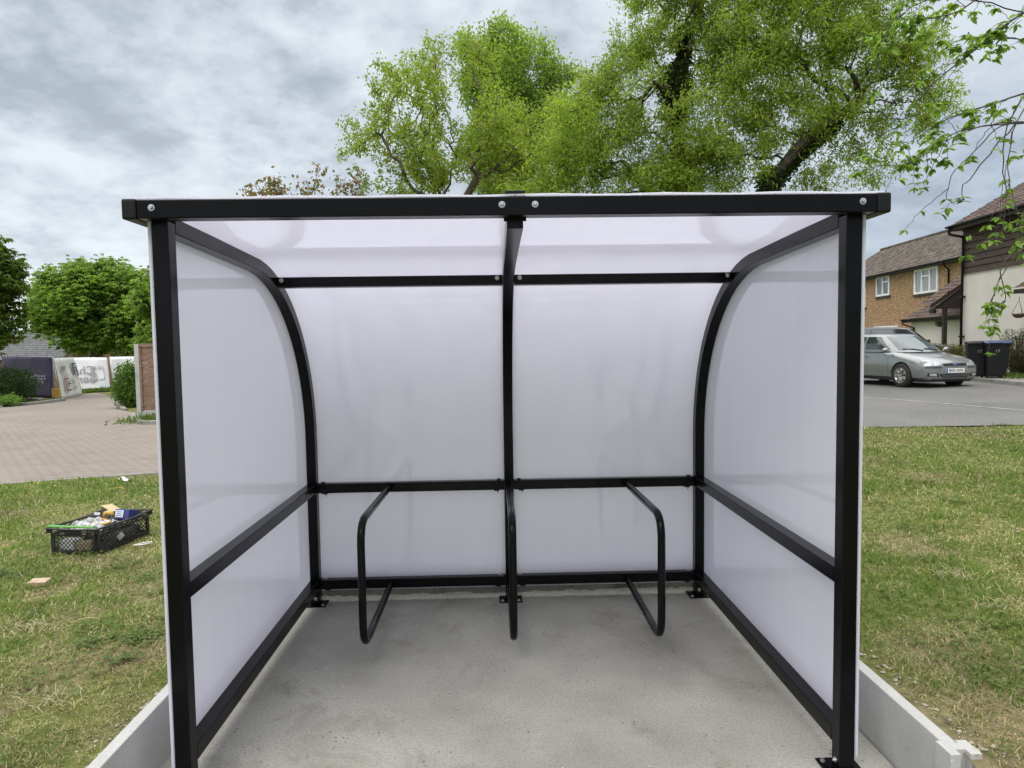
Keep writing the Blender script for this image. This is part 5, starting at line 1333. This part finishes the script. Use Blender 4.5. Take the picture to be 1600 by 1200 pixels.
# little copper-tinted tree just showing over the roof on the left
dD = 11.5
tree('young_maple', 'small tree with copper tinted leaves just showing above the left end of the roof', 'tree', gnd(480, dD),
     [gnd(480, dD), at(485, 450, dD), at(480, 370, dD)], [ell(445, 298, dD, 60, 22), ell(420, 285, dD, 20, 14), ell(505, 285, dD, 30, 26), ell(545, 292, dD, 25, 20), ell(388, 304, dD, 20, 9), ell(480, 370, dD, 90, 50), ell(550, 345, dD, 50, 50)],
     230, 31, 13, .085, .055, [(.10, .13, .03), (.22, .12, .07), (.28, .17, .12), (.12, .16, .04)], r0=.07, jit=.07, twig=.02, lumpk=9, shell=.35, tip=.004, group='trees behind the shelter')
# chestnuts on the left
CH = [(.20, .32, .06), (.27, .39, .075), (.14, .24, .04)]
dE = 41
tree('chestnut_tree', 'broad round dark green chestnut tree behind the site barriers', 'tree', gnd(150, dE),
     [gnd(150, dE), at(150, 530, dE), at(152, 500, dE)], [ell(140, 470, dE, 92, 62), ell(165, 445, dE, 60, 42), ell(102, 480, dE, 50, 48), ell(200, 480, dE, 60, 62), ell(130, 520, dE, 70, 32), ell(210, 530, dE, 60, 30)],
     2800, 41, 7, .22, .10, CH, r0=.35, jit=.20, rosette=6, droop=.55, upb=.8, shell=.28, lumpk=1.5, lumps=.8, twig=.06, group='trees on the left')
tree('flowering_chestnut', 'chestnut with pale blossom candles beside the left edge of the shelter', 'tree', gnd(275, 33),
     [gnd(275, 33), at(275, 520, 33), at(275, 480, 33)], [ell(262, 460, 33, 50, 52), ell(290, 490, 33, 60, 60), ell(240, 480, 33, 26, 66), ell(262, 530, 33, 50, 30)],
     800, 42, 4, .26, .11, CH, r0=.3, jit=.16, rosette=6, droop=.5, upb=.8, shell=.35, twig=.06, blossom=(.25, [(.62, .60, .48), (.70, .66, .50)], .09), group='trees on the left')
tree('large_chestnut', 'chestnut leaning in from the left edge of the picture with yellowish leaves', 'tree', gnd(-60, 27),
     [gnd(-60, 27), at(-60, 530, 27), at(-60, 480, 27)], [ell(-20, 420, 27, 44, 52), ell(5, 432, 27, 34, 42), ell(-10, 500, 27, 42, 50), ell(-90, 450, 27, 80, 100), ell(-15, 390, 27, 20, 22)],
     1100, 43, 6, .24, .11, [(.10, .17, .025), (.16, .22, .035), (.07, .12, .02)], r0=.35, jit=.18, rosette=6, droop=.5, upb=.8, shell=.35, twig=.06, blossom=(.06, [(.60, .52, .38)], .09), group='trees on the left')
# near tree whose twigs hang in from the right
def near_tree():
    r = random.Random(9); nr = np.random.default_rng(9)
    d0 = 5.6; base = at(1850, 600, 6.6); base.z = g(base.x, base.y)
    root = empty('cherry_tree', base, 'near tree whose thin twigs and pointed green leaves hang in from the right edge', 'tree')
    segs = []; leafp = []
    def limb(pts, ra, rb):
        k = 18; P = []
        n_ = len(pts)
        for i in range(k+1):
            t = i/k*(n_-1); a = min(int(t), n_-2); f = t-a; p0 = pts[max(a-1, 0)]; p1 = pts[a]; p2 = pts[a+1]; p3 = pts[min(a+2, n_-1)]
            q = .5*((2*p1)+(p2-p0)*f+(2*p0-5*p1+4*p2-p3)*f*f+(3*p1-p0-3*p2+p3)*f**3)
            P.append(q+Vector([r.gauss(0, .004) for _ in range(3)]))
        segs.append((P, [ra+(rb-ra)*i/k for i in range(k+1)])); return P
    trunkp = limb([base+Vector((0, 0, -.1)), base+Vector((0, 0, 1.5)), at(1830, 60, 6.4), at(1810, -200, 6.2)], .14, .08)
    px = lambda x, y, d=d0: at(x, y, d)
    mains = [[(1820, -60, 6.2), (1700, -40, 5.9), (1600, 20, 5.7), (1500, 95, 5.6), (1440, 150, 5.5), (1400, 205, 5.5)],
             [(1815, -20, 6.2), (1720, 90, 5.8), (1640, 130, 5.6), (1560, 160, 5.5), (1480, 185, 5.5), (1405, 235, 5.4)],
             [(1815, 60, 6.2), (1700, 150, 5.6), (1610, 190, 5.4), (1540, 195, 5.3), (1470, 225, 5.3)],
             [(1820, -100, 6.2), (1680, -90, 5.6), (1560, -20, 5.4), (1490, 20, 5.3), (1440, 30, 5.3)],
             [(1700, -40, 5.9), (1640, 100, 5.5), (1590, 190, 5.3), (1575, 250, 5.2), (1580, 300, 5.2), (1600, 370, 5.1)],
             [(1640, 100, 5.5), (1600, 150, 5.3), (1570, 215, 5.2), (1568, 270, 5.2), (1572, 320, 5.1), (1560, 372, 5.1), (1515, 368, 5.1)],
             [(1600, 190, 5.3), (1560, 200, 5.2), (1520, 240, 5.2), (1490, 270, 5.2), (1478, 310, 5.2)],
             [(1590, 190, 5.3), (1550, 235, 5.2), (1520, 275, 5.2), (1503, 296, 5.2), (1506, 316, 5.2)],
             [(1700, 150, 5.6), (1640, 260, 5.2), (1600, 350, 5.1), (1585, 400, 5.0), (1560, 440, 5.0), (1548, 478, 5.0)],
             [(1620, 330, 5.1), (1595, 380, 5.0), (1562, 420, 5.0), (1572, 460, 5.0), (1560, 485, 5.0)],
             [(1820, 0, 6.2), (1720, 20, 5.9), (1640, 60, 5.7), (1570, 60, 5.7), (1510, 60, 5.6), (1470, 80, 5.6)],
             [(1600, 20, 5.7), (1520, 0, 5.6), (1450, 0, 5.6), (1400, 30, 5.6), (1370, 75, 5.5)],
             [(1610, 190, 5.4), (1500, 205, 5.5), (1440, 245, 5.5), (1400, 262, 5.5)],
             [(1720, 90, 5.8), (1660, 220, 5.3), (1625, 290, 5.2), (1600, 330, 5.1), (1590, 360, 5.1)]]
    mp = []
    for k, m_ in enumerate(mains):
        mp.append(limb([px(*q) for q in m_], .013 if k in (0, 1, 2, 3) else .0058, .0024))
    # side twigs
    tips = []
    for k, P in enumerate(mp):
        ntw = [20, 19, 16, 18, 4, 3, 1, 1, 3, 3, 17, 15, 12, 4][k]
        for q in range(ntw):
            i = r.randint(5, len(P)-2); t = (P[i+1]-P[i]).normalized()
            dn = -.6 if k in (4, 5, 8, 9, 13) else -.15
            dd_ = (t*r.uniform(.5, 1)+Vector((r.gauss(0, .6), r.gauss(0, .6), r.gauss(dn, .45)))).normalized(); L_ = r.uniform(.12, .42)
            Q = limb([P[i], P[i]+dd_*L_*.5+Vector((0, 0, .015)), P[i]+dd_*L_+Vector((0, 0, -.03))], .0032, .0013); tips.append((Q, k))
        tips.append((P[len(P)//2:], k))
    mb = MB()
    for P, R_2 in segs: mb.tube(P, R_2, 6, caps=True)
    mb.build('trunk', BARK2, root, org=base)
    V = []; F = []; C_ = []
    def leaf(p, a, L_, col):
        a = a.normalized(); s = a.cross(Vector((r.gauss(0, .5), r.gauss(0, .5), 1))).normalized(); n_ = s.cross(a)
        ts = [(0, 0), (.18, .55), (.42, 1), (.68, .75), (.88, .32), (1, 0)]; W_ = L_*.25; b = len(V); curl = r.uniform(.0, .35)
        pts = []
        for t, w in ts:
            c0 = p+a*L_*t-n_*curl*L_*t*t
            pts.append((c0+s*W_*w+n_*W_*w*.35, c0, c0-s*W_*w+n_*W_*w*.35))
        for x in pts: V.extend([tuple(x[0]-base), tuple(x[1]-base), tuple(x[2]-base)])
        for i in range(len(ts)-1):
            F.append((b+3*i, b+3*i+3, b+3*i+4, b+3*i+1)); F.append((b+3*i+1, b+3*i+4, b+3*i+5, b+3*i+2)); C_.extend([col, col])
    gc = [(.15, .26, .05), (.20, .33, .06), (.26, .38, .075), (.11, .19, .035)]
    for Q, k in tips:
        dense = k not in (6, 7, 5); whorls = 2 if not dense else r.choice((2, 3, 4))
        for w in range(whorls):
            i = len(Q)-1 if w == 0 else r.randint(len(Q)//3, len(Q)-1); p = Q[i]
            for q in range(r.randint(3, 5)):
                a = r.uniform(0, 6.28); leaf(p, Vector((math.cos(a), math.sin(a), r.uniform(-.9, .15))), r.uniform(.042, .080), np.array(r.choice(gc))*r.uniform(.8, 1.2))
    npmesh('crown', V, F, 4, LEAF, root, np.array(C_), smooth=True)
near_tree()
# bushes
def bush(name, label, cat, px, py, d, rx, ry, n, L_, W_, cols, dense=1, seed=1, rd=None, group=None, base_py=None, boxy=False):
    p = at(px, py, d); k = d/FPX; base = Vector((p.x, p.y, g(p.x, p.y))); root = empty(name, base, label, cat, group); r = np.random.default_rng(seed)
    c = np.array(p-base); q = r.normal(size=(n, 3)); 
    if boxy: q = r.uniform(-1, 1, (n, 3)); q = q/np.maximum(np.abs(q).max(1), 1e-3)[:, None]**.6
    else: q /= np.linalg.norm(q, axis=1)[:, None]
    q *= (r.random(n)**.30)[:, None]; q *= 1+.28*lump(q*2.1, 1.0, seed)[:, None]
    P = c+q*np.array([rx*k, (rd or rx)*k, ry*k]); P = P[P[:, 2] > .03]
    leaves('foliage', P, root, r, L_, W_, cols, .2, .45, .02)
    mb = MB(); rr = random.Random(seed)
    for j in range(int(26*dense)):
        t = P[rr.randrange(len(P))]; a = rr.uniform(-.3, .3)*rx*k; mb.tube([(a+c[0]*.0, rr.uniform(-.1, .1), 0), ((a+t[0])/2, t[1]/2, t[2]*.6), tuple(t)], [.015, .009, .004], 5, caps=False)
    mb.build('stems', BARK2, root); return root
bp = gp(200, 640); dbs = (bp-CP).dot(_f)
bush('green_bush', 'bright green bush beside the timber fence on the left', 'bush', 203, 603, dbs+.9, 25, 38, 5200, .085, .05, [(.09, .17, .025), (.13, .23, .035), (.06, .12, .02)], seed=2, rd=22)
bush('dark_shrub', 'dark green spreading shrub in front of the purple banner', 'bush', 5, 603, 27, 50, 30, 6500, .10, .06, [(.03, .065, .018), (.05, .09, .022), (.04, .07, .02)], seed=3, rd=34)
bush('low_shrub', 'low pale green shrub at the left edge beneath the dark shrub', 'bush', 12, 625, 25.6, 22, 8, 900, .08, .05, [(.12, .22, .04), (.16, .26, .05)], seed=4, rd=16)
bush('twiggy_bush', 'tall brownish twiggy bush to the right of the wheelie bins', 'bush', 1592, 552, 20.3, 33, 37, 5200, .055, .022, [(.085, .085, .035), (.12, .10, .045), (.06, .075, .025), (.14, .12, .07)], dense=7, seed=5, rd=26)
bush('clipped_hedge', 'low clipped brownish hedge behind the silver car bonnet', 'hedge', 1487, 556, 23.2, 32, 18, 5200, .05, .03, [(.12, .115, .045), (.09, .10, .035), (.16, .135, .07)], seed=6, rd=16, boxy=True)
for (px, d_, hgt, sd_, lab) in ((-260, 60, 7, 51, 'far green tree beyond the left chestnut'), (1700, 52, 8, 52, 'far green tree behind the white house')):
    b = gnd(px, d_); k = d_/FPX
    tree('distant_tree', lab, 'tree', b, [b, b+Vector((0, 0, 2)), b+Vector((0, 0, 3.5))], [(b.x, b.y, b.z+hgt*.62, hgt*.42, hgt*.4, hgt*.36)], 350, sd_, 9, .35, .2, CH, r0=.3, jit=.3, group='far trees', twig=.06)
def far_wood():
    r = np.random.default_rng(8); P = []
    for k in range(26000):
        t = r.random(); x = -150+300*t; y = 105+6*math.sin(t*17)+r.normal()*2.5; h = 4.2+1.6*math.sin(t*41)+1.2*math.sin(t*97); P.append((x, y, g(x, y)+h*r.random()**.6))
    o = leaves('far_wood', np.array(P), None, r, 1.0, .7, CH, .2, .4, .3); tag(o, 'far belt of green trees along the horizon', 'woodland', kind='stuff')
far_wood()
# court verge weeds at the foot of the barriers and orange netting on the kerbed bed
def weeds(pix, label, n, L_, name='verge_grass', cols=((.10, .17, .035), (.15, .2, .05))):
    r = np.random.default_rng(n); a, b = gp(*pix[0]), gp(*pix[1]); t = r.random((n, 1)); P = np.array(a)+(np.array(b)-np.array(a))*t+r.normal(size=(n, 3))*np.array([.35, .35, 0]); P[:, 2] = [g(p[0], p[1])+.02 for p in P]
    P[:, 2] += r.random(n)*L_*.6
    o = leaves(name, P, None, r, L_, L_*.3, cols, -.5, .2, .02); tag(o, label, 'grass', kind='stuff')
weeds([(128, 614), (182, 611)], 'grass verge at the foot of the white barriers', 5000, .16)
weeds([(226, 659), (262, 658)], 'tuft of grass at the foot of the timber fence', 700, .12)
weeds([(1530, 591), (1650, 597)], 'rough grass under the twiggy bush', 2500, .12)
a, b = gp(-5, 628), gp(36, 628.5)
mb = MB(); r_ = random.Random(3)
P = [[tuple(a+(b-a)*(i/14)+Vector((0, j*.22, .10+r_.uniform(0, .07)))) for j in range(4)] for i in range(15)]
tag(mb.grid(P, False).build('orange_netting', pbr('orange_net', [(.50, .17, .06)], 20, .7), None), 'crumpled orange netting lying on the kerbed bed at the left edge', 'netting')
s_ = gp(45, 630); mb = MB(); mb.cbox((0, 0, .16), (1.0, .35, .10)); o = mb.build('kerb_stone', KERB, None, bevel=.03); o.location = (s_.x, s_.y, s_.z); tag(o, 'loose grey kerb stone lying on the bed in front of the purple banner', 'kerb stone')
